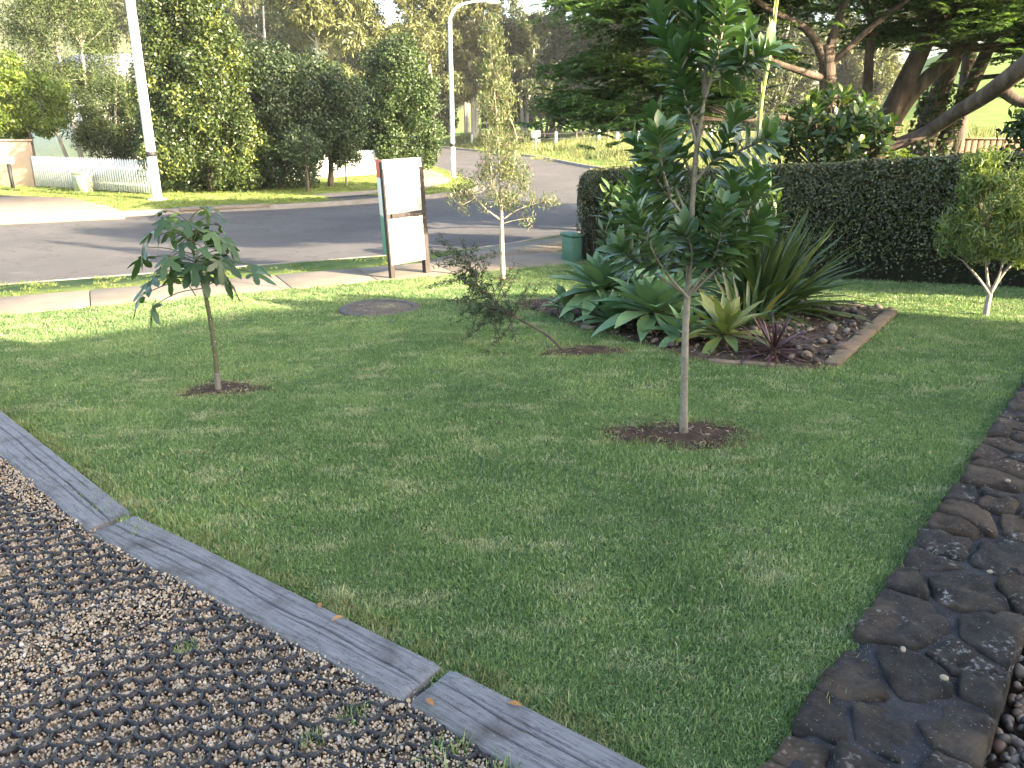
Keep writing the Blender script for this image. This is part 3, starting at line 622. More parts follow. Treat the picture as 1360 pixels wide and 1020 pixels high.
# ------------------------------------------------------------------ plant helpers
def unit(n): v = rng.normal(size=(n,3)); return v/np.linalg.norm(v, axis=1)[:,None]
def leaves(mb, c, nrm, L, W, t=None, fold=.12):
    n = len(c); nrm = nrm/(np.linalg.norm(nrm, axis=1)[:,None]+1e-9)
    t = unit(n) if t is None else t/(np.linalg.norm(t, axis=1)[:,None]+1e-9)
    b = np.cross(nrm, t); b /= np.linalg.norm(b, axis=1)[:,None]+1e-9; t = np.cross(b, nrm)
    L = (L*rng.uniform(.65,1.25,n))[:,None]; W = (W*rng.uniform(.7,1.2,n))[:,None]
    base = c - t*L*.5; tip = c + t*L*.5 - nrm*L*.15; md = c - t*L*.04
    V = np.stack([base, md + b*W*.5 + nrm*W*fold, tip, md - b*W*.5 + nrm*W*fold], 1); k = np.arange(n)[:,None]*4
    mb.add(V, k+np.array([0,1,2,3]))
def cluster_pts(lobes, rc):
    C, Rr = [], []
    for cx_, cy_, cz, rx, ry, rz, nc in lobes:
        u = unit(nc); r = (.35+.65*rng.random(nc)**.45)[:,None]; C.append(np.array([cx_,cy_,cz]) + u*r*np.array([rx,ry,rz])); Rr.append(rng.uniform(rc[0], rc[1], nc))
    return np.concatenate(C), np.concatenate(Rr)
def crown(mb, C, Rr, per, L, W, squash=.8, up=.35, jit=.8, tup=0.0, droop=0.0):
    n = len(C); reps = np.maximum(4, (per*(Rr/Rr.mean())**2*rng.uniform(.6,1.4,n)).astype(int)); idx = np.repeat(np.arange(n), reps); m = len(idx)
    u = unit(m); r = rng.random(m)**.42; off = u*(r*Rr[idx])[:,None]*np.array([1,1,squash]); off[:,2] -= droop*(off[:,0]**2+off[:,1]**2)/Rr[idx]
    nrm = u*.8 + np.array([0,0,up]) + unit(m)*jit; t = None
    if tup: t = u + np.array([0,0,tup]) + unit(m)*.6
    leaves(mb, C[idx]+off, nrm, L, W, t)
def bend(p0, p1, sag=.12, n=5):
    p0, p1 = np.array(p0, float), np.array(p1, float); t = np.linspace(0,1,n)[:,None]; d = np.linalg.norm(p1-p0)
    j = unit(1)[0]*d*sag; j[2] = abs(j[2])*.3 - d*sag*.4
    return p0 + (p1-p0)*t + j*(t*(1-t)*4)*.6
def tree(name, label, cat, base, lobes, trunks, lm, bm_, leaf=(.1,.05), per=120, rc=(.3,.6), limbs=10, squash=.8, up=.35, jit=.8, tup=0, droop=0, group=None, sides=8, lr=.35):
    root = thing(name, label, cat, base, 0, group); mb = MB(); ends = []
    for path, r0, r1 in trunks:
        p = catmull(path, 4) if len(path) > 2 else bend(path[0], path[1], .04); mb.tube(p, np.linspace(r0, r1, len(p)), sides); ends += [(p[int(len(p)*f)], r0+(r1-r0)*f) for f in (.45,.6,.75,.9,.99)]
    C, Rr = cluster_pts(lobes, rc)
    for k in rng.choice(len(C), min(limbs, len(C)), replace=False):
        below = [e for e in ends if e[0][2] < C[k][2]+.3] or ends; e = min(below, key=lambda q: np.linalg.norm(q[0]-C[k])); p = bend(e[0], C[k]); mb.tube(p, np.linspace(e[1]*lr+.004, .004+e[1]*.06, 5), 5, False)
    mb.build('trunk', bm_, root, True)
    cb = MB(); crown(cb, C, Rr, per, leaf[0], leaf[1], squash, up, jit, tup, droop); cb.build('crown', lm, root)
    return root

LM = {}
LM['lilly'] = leafmat('lilly pilly leaves', [(0,(.022,.040,.013)),(.5,(.042,.068,.019)),(.95,(.075,.100,.026)),(1,(.13,.15,.035))], .4, .25, .4)
LM['dark'] = leafmat('dark evergreen leaves', [(0,(.020,.034,.016)),(.6,(.036,.058,.026)),(1,(.07,.10,.04))], .5, .2, .35)
LM['mid'] = leafmat('mid green leaves', [(0,(.024,.043,.016)),(.6,(.044,.072,.025)),(1,(.085,.12,.036))], .5, .25, .35)
LM['bright'] = leafmat('bright yellow green leaves', [(0,(.075,.12,.02)),(.6,(.13,.18,.03)),(1,(.21,.26,.05))], .45, .35, .35)  # yellow green tone, differing at random from leaf to leaf
LM['wispy'] = leafmat('wispy grey green leaves', [(0,(.036,.055,.021)),(.6,(.06,.085,.032)),(1,(.10,.125,.05))], .6, .3, .2)
LM['gum'] = leafmat('gum leaves', [(0,(.06,.074,.028)),(.5,(.10,.115,.043)),(1,(.17,.17,.066))], .5, .25, .3, wscale=.3)
LM['gum_shade'] = leafmat('gum leaves with painted shade', [(0,(.03,.043,.019)),(.6,(.056,.072,.03)),(1,(.105,.115,.048))], .5, .25, .3, wscale=.3)  # darker copy of the gum leaves, with their shade painted into the colour
LM['poin'] = leafmat('feathery poinciana leaflets', [(0,(.040,.075,.026)),(.6,(.065,.12,.036)),(1,(.13,.20,.055))], .5, .45, .3)
LM['hedge'] = leafmat('hedge leaves', [(0,(.030,.040,.017)),(.5,(.060,.072,.030)),(.85,(.105,.115,.045)),(1,(.18,.155,.065))], .4, .15, .45, wscale=2.2)
LM['tea'] = leafmat('pale yellow green leaves', [(0,(.075,.105,.04)),(.5,(.125,.155,.068)),(.8,(.19,.21,.10)),(.9,(.20,.15,.11)),(1,(.17,.11,.085))], .5, .3, .3, wscale=1.6)
LM['right'] = leafmat('narrow light green leaves', [(0,(.065,.10,.028)),(.6,(.12,.165,.045)),(1,(.20,.24,.08))], .45, .35, .35)
LM['shrub'] = leafmat('fine dark leaves', [(0,(.024,.038,.019)),(.6,(.042,.062,.030)),(1,(.07,.088,.045))], .55, .15, .3)
LM['mag'] = leafmat('glossy magnolia leaves', [(0,(.040,.082,.030)),(.5,(.062,.118,.042)),(.85,(.09,.15,.052)),(1,(.14,.19,.06))], .32, .2, .6, 'object', .3, 6)
LM['flame'] = leafmat('flame tree leaves', [(0,(.030,.062,.026)),(.6,(.048,.09,.034)),(1,(.075,.125,.045))], .38, .3, .45, 'object', .3, 6)
LM['agave'] = leafmat('agave leaves', [(0,(.090,.170,.085)),(.6,(.125,.215,.10)),(1,(.17,.255,.11))], .45, .12, .4, 'object', .4, 7)
LM['brom'] = leafmat('yellow green rosette leaves', [(0,(.10,.15,.045)),(.6,(.16,.19,.055)),(1,(.27,.25,.07))], .45, .2, .4, 'object', .4, 7)
LM['strap'] = leafmat('strap leaves', [(0,(.035,.060,.020)),(.6,(.060,.095,.028)),(.92,(.10,.135,.04)),(1,(.24,.21,.06))], .4, .2, .45, 'object', .4, 5)
LM['cord'] = leafmat('burgundy leaves', [(0,(.045,.018,.022)),(.6,(.075,.032,.036)),(1,(.12,.06,.055))], .4, .15, .45, 'object', .3, 7)
LM['broad'] = leafmat('broad glossy leaves', [(0,(.03,.065,.018)),(.6,(.05,.095,.024)),(.78,(.10,.16,.035)),(.9,(.22,.27,.06)),(1,(.34,.37,.09))], .33, .3, .5, 'object', .2)  # last stops paint sunlit yellow into a share of the leaves
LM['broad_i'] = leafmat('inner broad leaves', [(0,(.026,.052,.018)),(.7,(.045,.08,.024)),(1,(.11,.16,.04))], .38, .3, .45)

# ------------------------------------------------------------------ sapling with big lobed leaves (left)
def lobed_leaf(seed, m):
    r = random.Random(seed); tips = [(-118,.50),(-62,.78),(0,1.0),(62,.78),(118,.50)]; out = []
    for k, (a, l) in enumerate(tips):
        a = R(90 + a*-1); l *= r.uniform(.88,1.08); w = .40*l
        for fr, sd in ((.42,-.75),(.64,-1),(.85,-.6),(1.0,0),(.85,.6),(.64,1),(.42,.75)):
            px0 = math.cos(a)*l*fr - math.sin(a)*w*.5*-sd; py0 = math.sin(a)*l*fr + math.cos(a)*w*.5*-sd; out.append((px0, py0))
    out = out[::-1] if False else out; p = np.array(out); rad = np.hypot(p[:,0], p[:,1]); ang = np.arctan2(p[:,1], p[:,0])
    z = -.42*rad**2 - .10*np.abs(np.sin((ang-math.pi/2)*2.9))*rad + np.array([r.uniform(-.03,.03) for _ in p])
    V = np.r_[[[0,0,0]], np.c_[p, z]]; n = len(p)
    return MB().add(V, [(0, 1+k, 1+(k+1) % n) for k in range(n-1)]).mesh('leaf', m)
sap = thing('flame_tree_sapling', 'young sapling with big lobed leaves and thin dark green stem', 'sapling', (-2.12,5.41,-.07))
sp = catmull([(0,0,-.03),(.008,0,.38),(-.02,0,.81),(-.06,0,1.02),(-.062,.01,1.2)], 6)
st = MB().tube(sp, np.linspace(.020,.007,len(sp)), 10).build('stem', M['bark_green'], sap, True)
MB().tube(catmull([(0,0,-.03),(.002,0,.07),(.004,0,.13)],4), [.0225,.0222,.0221,.022,.0218,.0215,.0213,.021,.0205], 10).build('stem_base', M['bark_grey'], sap, True)
scar = plain('pale leaf scars', (.42,.40,.30), .8)
for k in range(22):
    z0 = .2+k*.032; a = k*2.4; xx = np.interp(z0, sp[:,2], sp[:,0]); rr = np.interp(z0, sp[:,2], np.linspace(.020,.007,len(sp)))
    MB().box((xx+math.cos(a)*rr, math.sin(a)*rr, z0), (.006,.006,.004), a).build('leaf_scar', scar, st)
lv = [lobed_leaf(k, LM['flame']) for k in range(5)]; pet = []
pmb = MB(); r_ = random.Random(3)
specs = []
for k in range(40):
    f = k/39; a = k*2.399+.4; z0 = .74 + .46*f; out = r_.uniform(.10,.38)*(1.05-.35*f); rise = r_.uniform(-.05,.10) + .05*f
    specs.append((a, z0, out, rise, r_.uniform(.135,.19)*(1-.2*f)))
specs += [(3.3,.80,.42,-.10,.20),(3.0,.92,.40,.02,.18),(3.5,.74,.34,-.10,.19),(.1,.86,.36,-.02,.17),(-.25,.9,.44,.02,.14),(2.9,1.1,.28,.03,.17),(.4,1.12,.2,.04,.15)]
for a, z0, out, rise, sz in specs:
    xx = np.interp(z0, sp[:,2], sp[:,0]); p0 = np.array([xx, 0, z0]); d = np.array([math.cos(a), math.sin(a), 0]); p1 = p0 + d*out + np.array([0,0,rise]); md = (p0+p1)/2 + np.array([0,0,.03])
    pmb.tube(catmull([p0, md, p1], 3), [.0035]*7, 5, False)
    dr = r_.uniform(.15,1.25); dv = Vector((d[0]*math.cos(dr), d[1]*math.cos(dr), -math.sin(dr)))
    part('leaf', lv[r_.randrange(5)], sap, frame(p1, dv, (d[0]*.6, d[1]*.6, 1), sz, r_.uniform(-.35,.35)))
pmb.build('leaf_stalks', M['bark_green'], sap, True)

# ------------------------------------------------------------------ young glossy-leaved tree (centre right)
def blade_leaf(name, m, L=1.0, W=.32, segs=6, curve=.18, fold=.22, widest=.55, base=.12, seed=0, tipp=.85):
    r = random.Random(seed); V = []
    for k in range(segs+1):
        s = k/segs; w = W*.5*((s/widest)**.7 if s < widest else math.cos((s-widest)/(1-widest)*math.pi/2)**tipp); w = max(w, W*base*(1-s)*.5 if s < .2 else .002)
        z = -curve*s*s*L + r.uniform(-.008,.008)*L; V.append([(-w, s*L, z+fold*w), (0, s*L, z), (w, s*L, z+fold*w)])
    return MB().grid(np.array(V)[:, ::-1]).mesh(name, m, True)
mag = thing('young_magnolia_tree', 'slender young tree with glossy narrow leaves and pale thin trunk in soil ring', 'young tree', (1.02,4.36,0))
tp = catmull([(0,0,-.03),(-.033,0,.587),(-.037,0,.891),(-.047,0,1.5),(-.024,.01,1.88),(-.02,.02,2.34),(-.01,.02,2.75)], 6)
tk = MB().tube(tp, np.r_[[.030,.0235], np.linspace(.022,.006,len(tp)-2)], 12)
ml = [blade_leaf('leaf', LM['mag'], 1, .34+.04*(k % 3), 6, .10+.08*k/5, .3, .58, .1, k) for k in range(6)]
SH = [[(-.04,.83),(-.23,1.04),(-.39,1.32)],[(-.19,1.0),(-.32,1.22),(-.33,1.47)],[(-.07,.86),(-.31,1.02),(-.45,1.12)],[(-.16,.98),(-.2,1.18),(-.19,1.38)],[(-.04,1.22),(-.21,1.42),(-.38,1.66)],[(-.17,1.38),(-.25,1.56),(-.28,1.71)],[(-.04,1.22),(-.15,1.46),(-.19,1.6)],[(-.04,.83),(.14,1.04),(.32,1.3)],[(.11,1.0),(.26,1.14),(.41,1.16)],[(.12,1.02),(.17,1.26),(.17,1.48)],[(-.03,.85),(.08,1.1),(.08,1.34)],[(.23,1.18),(.3,1.34),(.34,1.49)],[(-.04,1.46),(.08,1.62),(.14,1.8)],[(.04,1.56),(.19,1.64),(.27,1.69)],[(-.01,1.95),(.12,2.02),(.2,2.22)],[(.06,2.01),(.18,2.04),(.25,2.1)],[(-.03,1.66),(-.15,2.02),(-.3,2.37)],[(-.04,1.62),(-.12,1.88),(-.18,2.1)],[(-.02,1.88),(.01,2.13),(.02,2.48)],[(-.02,1.92),(-.08,2.17),(-.13,2.44)],[(-.01,2.13),(.06,2.31),(.11,2.51)],[(-.05,1.48),(-.13,1.66),(-.23,1.8)],[(-.15,2.02),(-.07,2.2),(-.05,2.41)],[(-.04,.9),(-.05,1.1),(-.12,1.22)],[(-.04,.87),(.02,1.05),(.2,1.12)]]
cnt = 0; r_ = random.Random(11); extra = MB()
for k, s in enumerate(SH):
    dep = ((k*.618) % 1 - .5)*.5; P_ = [np.array([s[0][0], dep*.1, s[0][1]]), np.array([s[1][0], dep*.6, s[1][1]]), np.array([s[2][0], dep, s[2][1]])]
    c = catmull(P_, 8); tk.tube(c, np.linspace(.0095,.003,len(c)), 6, False); ln = np.linalg.norm(np.diff(c, axis=0), axis=1).sum()
    nl = int(ln*(95 if k in (16,17,18,19) else 82)) + 9; lo_ = .22 if k >= 12 else .38
    for q in range(nl):
        f = lo_ + (1-lo_)*(q+r_.random())/nl; f = min(f, .999); ii = f*(len(c)-1); i0 = int(ii); p = c[i0]*(1-(ii-i0))+c[min(i0+1,len(c)-1)]*(ii-i0)
        td = Vector(c[min(i0+1,len(c)-1)]-c[max(i0-1,0)]).normalized(); az = q*2.4+k; e1 = td.cross(Vector((.3,.9,.2))).normalized(); e2 = td.cross(e1)
        spread = 1.25 - .75*((f-lo_)/(1-lo_))**2; d = td*math.cos(spread) + (e1*math.cos(az)+e2*math.sin(az))*math.sin(spread) + Vector((0,0,.12))
        sz = r_.uniform(.10,.165)*(1-.25*(f > .93)); m4 = frame(p, d, td*.9+Vector((0,0,.4)), sz, r_.uniform(-.5,.5))
        if cnt < 300: part('leaf', ml[r_.randrange(6)], mag, m4)
        else:
            src = ml[r_.randrange(6)]; vv = np.array([m4 @ v.co for v in src.vertices]); extra.add(vv, np.array([list(pl_.vertices) for pl_ in src.polygons]))
        cnt += 1
tk.build('trunk', M['bark_mag'], mag, True)
if extra.n: stuff(extra.build('upper_leaves', LM['mag'], mag, True))

# ------------------------------------------------------------------ bed plants
def agave(label, loc, n, L, W, m, seed, stem=.06, group='agaves in the garden bed', low=-6, name='agave_plant', variants=None, cat='agave'):
    o = thing(name, label, cat, loc, 0, group); r = random.Random(seed)
    vs = variants or [blade_leaf('leaf', m, 1, W/L, 8, cv, .36, .52, .6, k, 1.0) for k, cv in enumerate((.02,.12,.24,.36))]
    MB().tube([(0,0,-.03),(0,0,stem),(0,0,stem+.06)], [.05*L/.5,.045*L/.5,.02], 10).build('stem', M['bark_brown'], o, True)
    for k in range(n):
        f = (k+.5)/n; a = k*2.39996+seed; el = R(84 - (84-low)*f**.85 + r.uniform(-6,6)); d = (math.cos(a)*math.cos(el), math.sin(a)*math.cos(el), math.sin(el))
        s = L*(.55+.5*math.sin(min(1,f*1.25)*math.pi*.62))*r.uniform(.88,1.08); up = (-math.cos(a)*math.sin(el), -math.sin(a)*math.sin(el), math.cos(el)) if el > 0 else (math.cos(a)*.3, math.sin(a)*.3, 1)
        vi = min(len(vs)-1, int(f*len(vs)*.95)); part('leaf', vs[vi], o, frame((math.cos(a)*.03*f, math.sin(a)*.03*f, stem+.04*(1-f)), d, up, s, r.uniform(-.12,.12)))
    return o
zb = lambda x, y: float(zlawn(x, y))
agave('large grey green agave rosette at the left of the bed', (.93,7.95,zb(.93,7.95)), 44, .53, .175, LM['agave'], 1, .27)
agave('large broad agave rosette at the front middle of the bed', (1.30,7.05,zb(1.3,7.05)), 38, .55, .19, LM['agave'], 2, .17)
agave('lower agave rosette below the large left one', (.98,7.5,zb(.98,7.5)), 24, .42, .125, LM['agave'], 3, .03)
agave('small agave offset at the left end of the bed', (.58,8.1,zb(.58,8.1)), 18, .34, .12, LM['agave'], 4, .05, low=10)
agave('agave rosette half hidden behind the front middle one', (1.62,7.6,zb(1.62,7.6)), 20, .45, .14, LM['agave'], 5, .20)
agave('yellow green pointed rosette right of the thin pale trunk', (1.78,6.42,zb(1.78,6.42)), 30, .46, .10, LM['brom'], 6, .08, None, -5, 'rosette_plant', None, 'rosette plant')
agave('small green agave beside the thin pale trunk in the bed', (1.48,6.6,zb(1.48,6.6)), 16, .36, .11, LM['agave'], 8, .05)
cv = [blade_leaf('leaf', LM['cord'], 1, .065, 8, c, .25, .3, .7, k) for k, c in enumerate((.05,.2,.4))]
agave('spiky burgundy cordyline at the front corner of the bed', (2.06,6.0,zb(2.06,6.0)), 64, .40, .03, LM['cord'], 7, .03, None, -8, 'cordyline_plant', cv, 'cordyline')
def strap_plant(name, label, loc, n, L, W, m, seed, lean=(0,0), cat='strap plant'):
    o = thing(name, label, cat, loc); r = random.Random(seed)
    vs = [blade_leaf('leaf', m, 1, W/L, 10, c, .35, .35, .75, k) for k, c in enumerate((.05,.16,.32,.55))]
    for k in range(n):
        f = (k+.5)/n; a = k*2.39996; el = R(84-64*f+r.uniform(-8,8)); d = (math.cos(a)*math.cos(el)+lean[0], math.sin(a)*math.cos(el)+lean[1], math.sin(el))
        rr = .16*math.sqrt(r.random()); up = (-d[0], -d[1], math.cos(el)+.15); part('leaf', vs[min(3,int(f*4))], o, frame((math.cos(a)*rr, math.sin(a)*rr, -.02), d, up, L*r.uniform(.6,1.08), r.uniform(-.5,.5)))
    return o
strap_plant('strap_leaf_plant', 'tall clump of long arching green strap leaves in the bed', (2.52,7.85,zb(2.52,7.85)), 165, 1.12, .075, LM['strap'], 3, (.16,-.02))
strap_plant('strap_leaf_plant', 'smaller yellow tipped strap leaf clump at the clump foot', (2.16,7.1,zb(2.16,7.1)), 40, .62, .05, LM['strap'], 9)
def leafy_shrub(name, label, loc, lobes, lm, lm_in, leafL, ntips, seed, W=.3, cat='shrub', inner=(.14,.05,26)):
    o = thing(name, label, cat, loc); r = random.Random(seed); mb = MB(); ex = MB(); cnt = 0
    vs = [blade_leaf('leaf', lm, 1, W, 5, .10+.1*(k % 3), .25, .55, .12, k+40) for k in range(4)]
    for cx_, cy_, cz, rx, ry, rz, share in lobes:
        for k in range(int(ntips*share)):
            u = unit(1)[0]; c = np.array([cx_,cy_,cz]) + u*np.array([rx,ry,rz])*(.6+.4*r.random()); e = np.array([cx_*.35, cy_*.35, max(.1, cz-rz*.9)])
            mb.tube(bend(e, c, .08), np.linspace(.008,.003,5), 5, False)
            for q in range(8):
                td = Vector(u*.5+np.array([0,0,.9])).normalized(); az = q*2.4+c[0]*9; e1 = td.cross(Vector((.3,.9,.1))).normalized(); e2 = td.cross(e1); spd = .45+.1*q
                d = td*math.cos(spd) + (e1*math.cos(az)+e2*math.sin(az))*math.sin(spd); m4 = frame(Vector(c)-td*.02*q, d, td+Vector((0,0,.3)), leafL*r.uniform(.75,1.2), r.uniform(-.4,.4))
                if u[1] < .2 and cnt < 300 and q < 6: part('leaf', vs[r.randrange(4)], o, m4); cnt += 1
                else: src = vs[r.randrange(4)]; ex.add(np.array([m4 @ v.co for v in src.vertices]), np.array([list(p_.vertices) for p_ in src.polygons]))
    mb.tube([(0,0,-.05),(.01,0,.25),(0,0,.5)], [.03,.025,.018], 8); mb.build('stem', M['bark_mag'], o, True)
    C, Rr = cluster_pts([(a,b,c,d*.8,e*.8,f*.8,int(30*g)) for a,b,c,d,e,f,g in lobes], (.1,.18)); crown(ex, C, Rr, inner[2], inner[0], inner[1]); stuff(ex.build('inner_leaves', lm_in, o, True)); return o
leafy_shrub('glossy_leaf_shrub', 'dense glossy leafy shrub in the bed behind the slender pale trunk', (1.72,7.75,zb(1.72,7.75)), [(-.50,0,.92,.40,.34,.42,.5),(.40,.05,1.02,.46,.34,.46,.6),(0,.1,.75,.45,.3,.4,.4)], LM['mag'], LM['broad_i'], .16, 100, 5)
stalk = thing('flower_stalk', 'tall bare yellow green flower stalk rising above the hedge', 'flower stalk', (2.33,7.9,zb(2.33,7.9)))
sm = leafmat('yellow green stalk', [(0,(.27,.28,.07)),(1,(.33,.33,.09))], .5, .1, .3, 'object', .3, 6)
MB().tube(catmull([(0,0,-.02),(.01,0,.7),(.02,0,1.38),(.02,0,2.06),(.062,0,2.5),(.075,0,2.9),(.10,0,3.4)], 5), np.linspace(.026,.011,31), 10).build('stem', sm, stalk, True)
sv = blade_leaf('bract', sm, 1, .09, 4, .1, .4, .3, .8, 2)
for k in range(12): z0 = 1.5+k*.14; a = k*2.6; part('bract', sv, stalk, frame((.02+.012*max(0,z0-2)*4, 0, z0), (math.cos(a)*.28, math.sin(a)*.28, 1), (0,-1,.3), .16))

# broken shrub leaning over the lawn
shr = thing('leaning_shrub', 'thin shrub with fine dark leaves bent over onto the lawn', 'shrub', (.45,6.31,-.05))
mb = MB(); cb = MB(); stp = catmull([(0,0,-.02),(-.16,.08,.13),(-.39,.19,.24),(-.62,.38,.36),(-.76,.45,.50),(-.83,.5,.70)], 6)
mb.tube(stp, np.linspace(.013,.004,len(stp)), 8)
r_ = random.Random(4)
for k in range(74):
    f = r_.uniform(.42,1); p = stp[int(f*(len(stp)-1))]; d = np.array([r_.uniform(-1,.35), r_.uniform(-.7,.5), r_.uniform(-.75,.65)]); d /= np.linalg.norm(d); q = p + d*r_.uniform(.14,.44); q[2] = max(q[2], .02)
    tw_ = bend(p, q, .15, 7); mb.tube(tw_, np.linspace(.004,.0015,7), 4, False); m_ = 40
    c = tw_[rng.integers(2,7,m_)] + rng.normal(0,.014,(m_,3)); leaves(cb, c, unit(m_)+np.array([0,-.3,.5]), .06, .0085, unit(m_)+d*.8)
for dx_, dz_ in ((-.05,.16),(.06,.14),(-.12,.06)):
    tw_ = bend(stp[-1], stp[-1]+np.array([dx_,.0,dz_]), .1, 6); mb.tube(tw_, np.linspace(.003,.001,6), 4, False); c = tw_[rng.integers(2,6,16)]; leaves(cb, c, unit(16), .05, .011)
mb.build('stem', M['bark_brown'], shr, True); cb.build('foliage', LM['shrub'], shr)

# slim pale tree by the footpath
tree('slim_pale_tree', 'slim young pale-trunked tree with yellow green feathery crown by the footpath', 'young tree', (-.133,11.57,-.42),
     [(.02,0,1.35,.42,.42,.38,46),(-.02,0,1.9,.36,.36,.5,46),(-.06,0,2.5,.26,.26,.6,42),(-.13,0,3.05,.17,.17,.55,30),(-.55,0,1.25,.17,.15,.30,14),(.52,-.05,1.15,.30,.12,.07,9),(.38,0,.88,.13,.1,.06,4)],
     [([(0,0,-.03),(-.015,0,.55),(-.02,0,.95),(-.06,0,1.9),(-.16,0,3.2)],.042,.008), ([(-.02,0,.85),(-.25,0,1.02),(-.55,0,1.35)],.016,.006), ([(-.02,0,.85),(.25,-.02,1.02),(.72,-.05,1.16)],.013,.004), ([(-.015,0,1.1),(.14,.05,1.5),(.2,.05,2.0)],.018,.006), ([(-.015,0,1.0),(-.16,-.05,1.5),(-.2,-.05,2.1)],.016,.006), ([(-.015,0,.8),(.2,-.02,.86),(.42,-.02,.88)],.008,.003)],
     LM['tea'], M['bark_tea'], (.065,.013), 50, (.08,.16), 60, 1.2, .2, .9, 1.2, lr=.25)
# small multi-stemmed tree at the right
tree('small_multistem_tree', 'small tree with forked pale stems and narrow light green leaves by the hedge', 'small tree', (4.6,7.5,-.01),
     [(-.12,0,.80,.50,.45,.26,70),(-.10,0,1.08,.40,.38,.28,56),(-.16,0,1.36,.22,.22,.24,26),(.30,0,.85,.34,.34,.35,36)],
     [([(0,0,-.03),(-.005,0,.1),(0,0,.21)],.030,.024), ([(0,0,.2),(-.14,0,.36),(-.3,.02,.52)],.016,.009), ([(0,0,.2),(-.05,.05,.45),(-.1,.08,.85)],.015,.008), ([(0,0,.2),(.10,0,.42),(.26,-.02,.62)],.017,.009), ([(0,0,.2),(.03,-.05,.45),(.0,-.08,.8)],.013,.007)],
     LM['right'], M['bark_tea'], (.085,.017), 44, (.08,.15), 40, .9, .3, .8, .9, lr=.3)

# ------------------------------------------------------------------ clipped hedge
hp = catmull([(1.22,13.66),(2.6,12.3),(4.05,11.0),(6.1,9.2),(8.6,7.0)], 10)
hedge = thing('clipped_hedge', 'long dark clipped hedge with rounded left end behind the bed', 'hedge', (0,0,0))
def hz(x, y): return -.42*sst(4,10.7,vof(x,y))
tn = np.gradient(hp, axis=0); tn /= np.linalg.norm(tn, axis=1)[:,None]; hn = np.c_[-tn[:,1], tn[:,0]]
sl = np.r_[0, np.cumsum(np.linalg.norm(np.diff(hp, axis=0), axis=1))]; HLn = sl[-1]
def hedge_pt(s, a, depth):
    # s along, a: 0..1 around the profile from front foot over the top to the back foot
    xh = np.interp(s, sl, hp[:,0]); yh = np.interp(s, sl, hp[:,1]); nx0 = np.interp(s, sl, hn[:,0]); ny0 = np.interp(s, sl, hn[:,1])
    e = np.clip(s/.5, 0, 1); shr_ = np.sqrt(np.clip(1-(1-e)**2, 0, 1)); hw = .46*(.10+.90*shr_); ht = 1.50*(.74+.26*shr_)
    th = math.pi*(1-a); cs, sn = np.cos(th), np.sin(th); pw = .32
    X_ = np.sign(cs)*np.abs(cs)**pw*hw; Z_ = np.abs(sn)**(pw+.12)*ht
    bumpy = 1 + .06*fnoise(s*2.2, a*7, 31); X_ *= bumpy - depth/hw; Z_ = Z_*bumpy - depth*(Z_ > .4)
    return np.stack([xh - nx0*(-X_), yh - ny0*(-X_), hz(xh, yh) + Z_], -1)
n = 95000; s = rng.random(n)*HLn; a = np.where(rng.random(n) < .72, rng.random(n)*.62, rng.random(n)); dp = np.abs(rng.normal(0,.035,n)) - .02 - .07*(rng.random(n) > .985)*rng.random(n)
sparse = (s < 1.0) & (a < .14) & (rng.random(n) < .75); s, a, dp = s[~sparse], a[~sparse], dp[~sparse]
p = hedge_pt(s, a, dp); c = hedge_pt(s, np.full(len(s), .5), .6); c[:,2] = np.minimum(p[:,2], c[:,2]); cb = MB(); nv = p - c; nv /= np.linalg.norm(nv, axis=1)[:,None]+1e-6
leaves(cb, p, nv*.7+unit(len(p))*.9+np.array([0,0,.3]), .046, .025); n2 = 900
s2 = rng.random(n2)*.06; z2 = rng.random(n2)*1.35; q = rng.uniform(-.07,.07,n2); cb2 = np.c_[hp[0,0]-tn[0,0]*.02+hn[0,0]*q+rng.normal(0,.03,n2), hp[0,1]-tn[0,1]*.02+hn[0,1]*q+rng.normal(0,.03,n2), hz(hp[0,0],hp[0,1])+z2*(1-.25*(np.abs(q)/.07)**2*.3)]
leaves(cb, cb2, unit(n2)+np.array([-.7,0,.3]), .04, .021); cb.build('foliage', LM['hedge'], hedge)
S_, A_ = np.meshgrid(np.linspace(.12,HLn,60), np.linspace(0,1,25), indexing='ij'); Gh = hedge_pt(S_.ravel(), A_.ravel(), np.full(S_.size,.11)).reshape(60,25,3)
hb = MB().grid(Gh); hb.add(Gh[0], np.arange(25)); hb.build('dark_core', surf('hedge interior shade', [(.3,(.012,.013,.008)),(.7,(.035,.034,.02))], 25, .95, .1, .8, 60, .03), hedge)  # solid core; the hedge's inner shade is painted in its dark colour
mb = MB()
for k in range(40):
    mb = MB(); s0 = rng.random()*HLn if k > 14 else .1+rng.random()*1.0; q0 = hedge_pt(np.array([s0]), np.array([.0]), np.array([.04+.12*rng.random()]))[0]; mb.tube(bend(q0-np.array([0,0,.05]), q0+np.array([rng.normal(0,.06), rng.normal(0,.06), .55]), .05), np.linspace(.010,.005,5), 5, False)
    mb.build('stem', M['bark_dark'], hedge, True)
MB().box((0,0,.2),(.20,.38,.42)).build('x', M['green_box'])
gb = bpy.data.objects['x']; gb.name = 'utility_box'; gb.location = (1.0,13.25,-.43); gb.rotation_euler = (0,0,.45); b = gb.modifiers.new('bevel','BEVEL'); b.width = .025; b.segments = 2
tag(gb, 'green utility box at the rounded left end of the hedge', 'utility box')
b2 = MB().box((0,0,.44),(.24,.42,.05)).build('lid', M['green_box'], gb, bevel=.015)

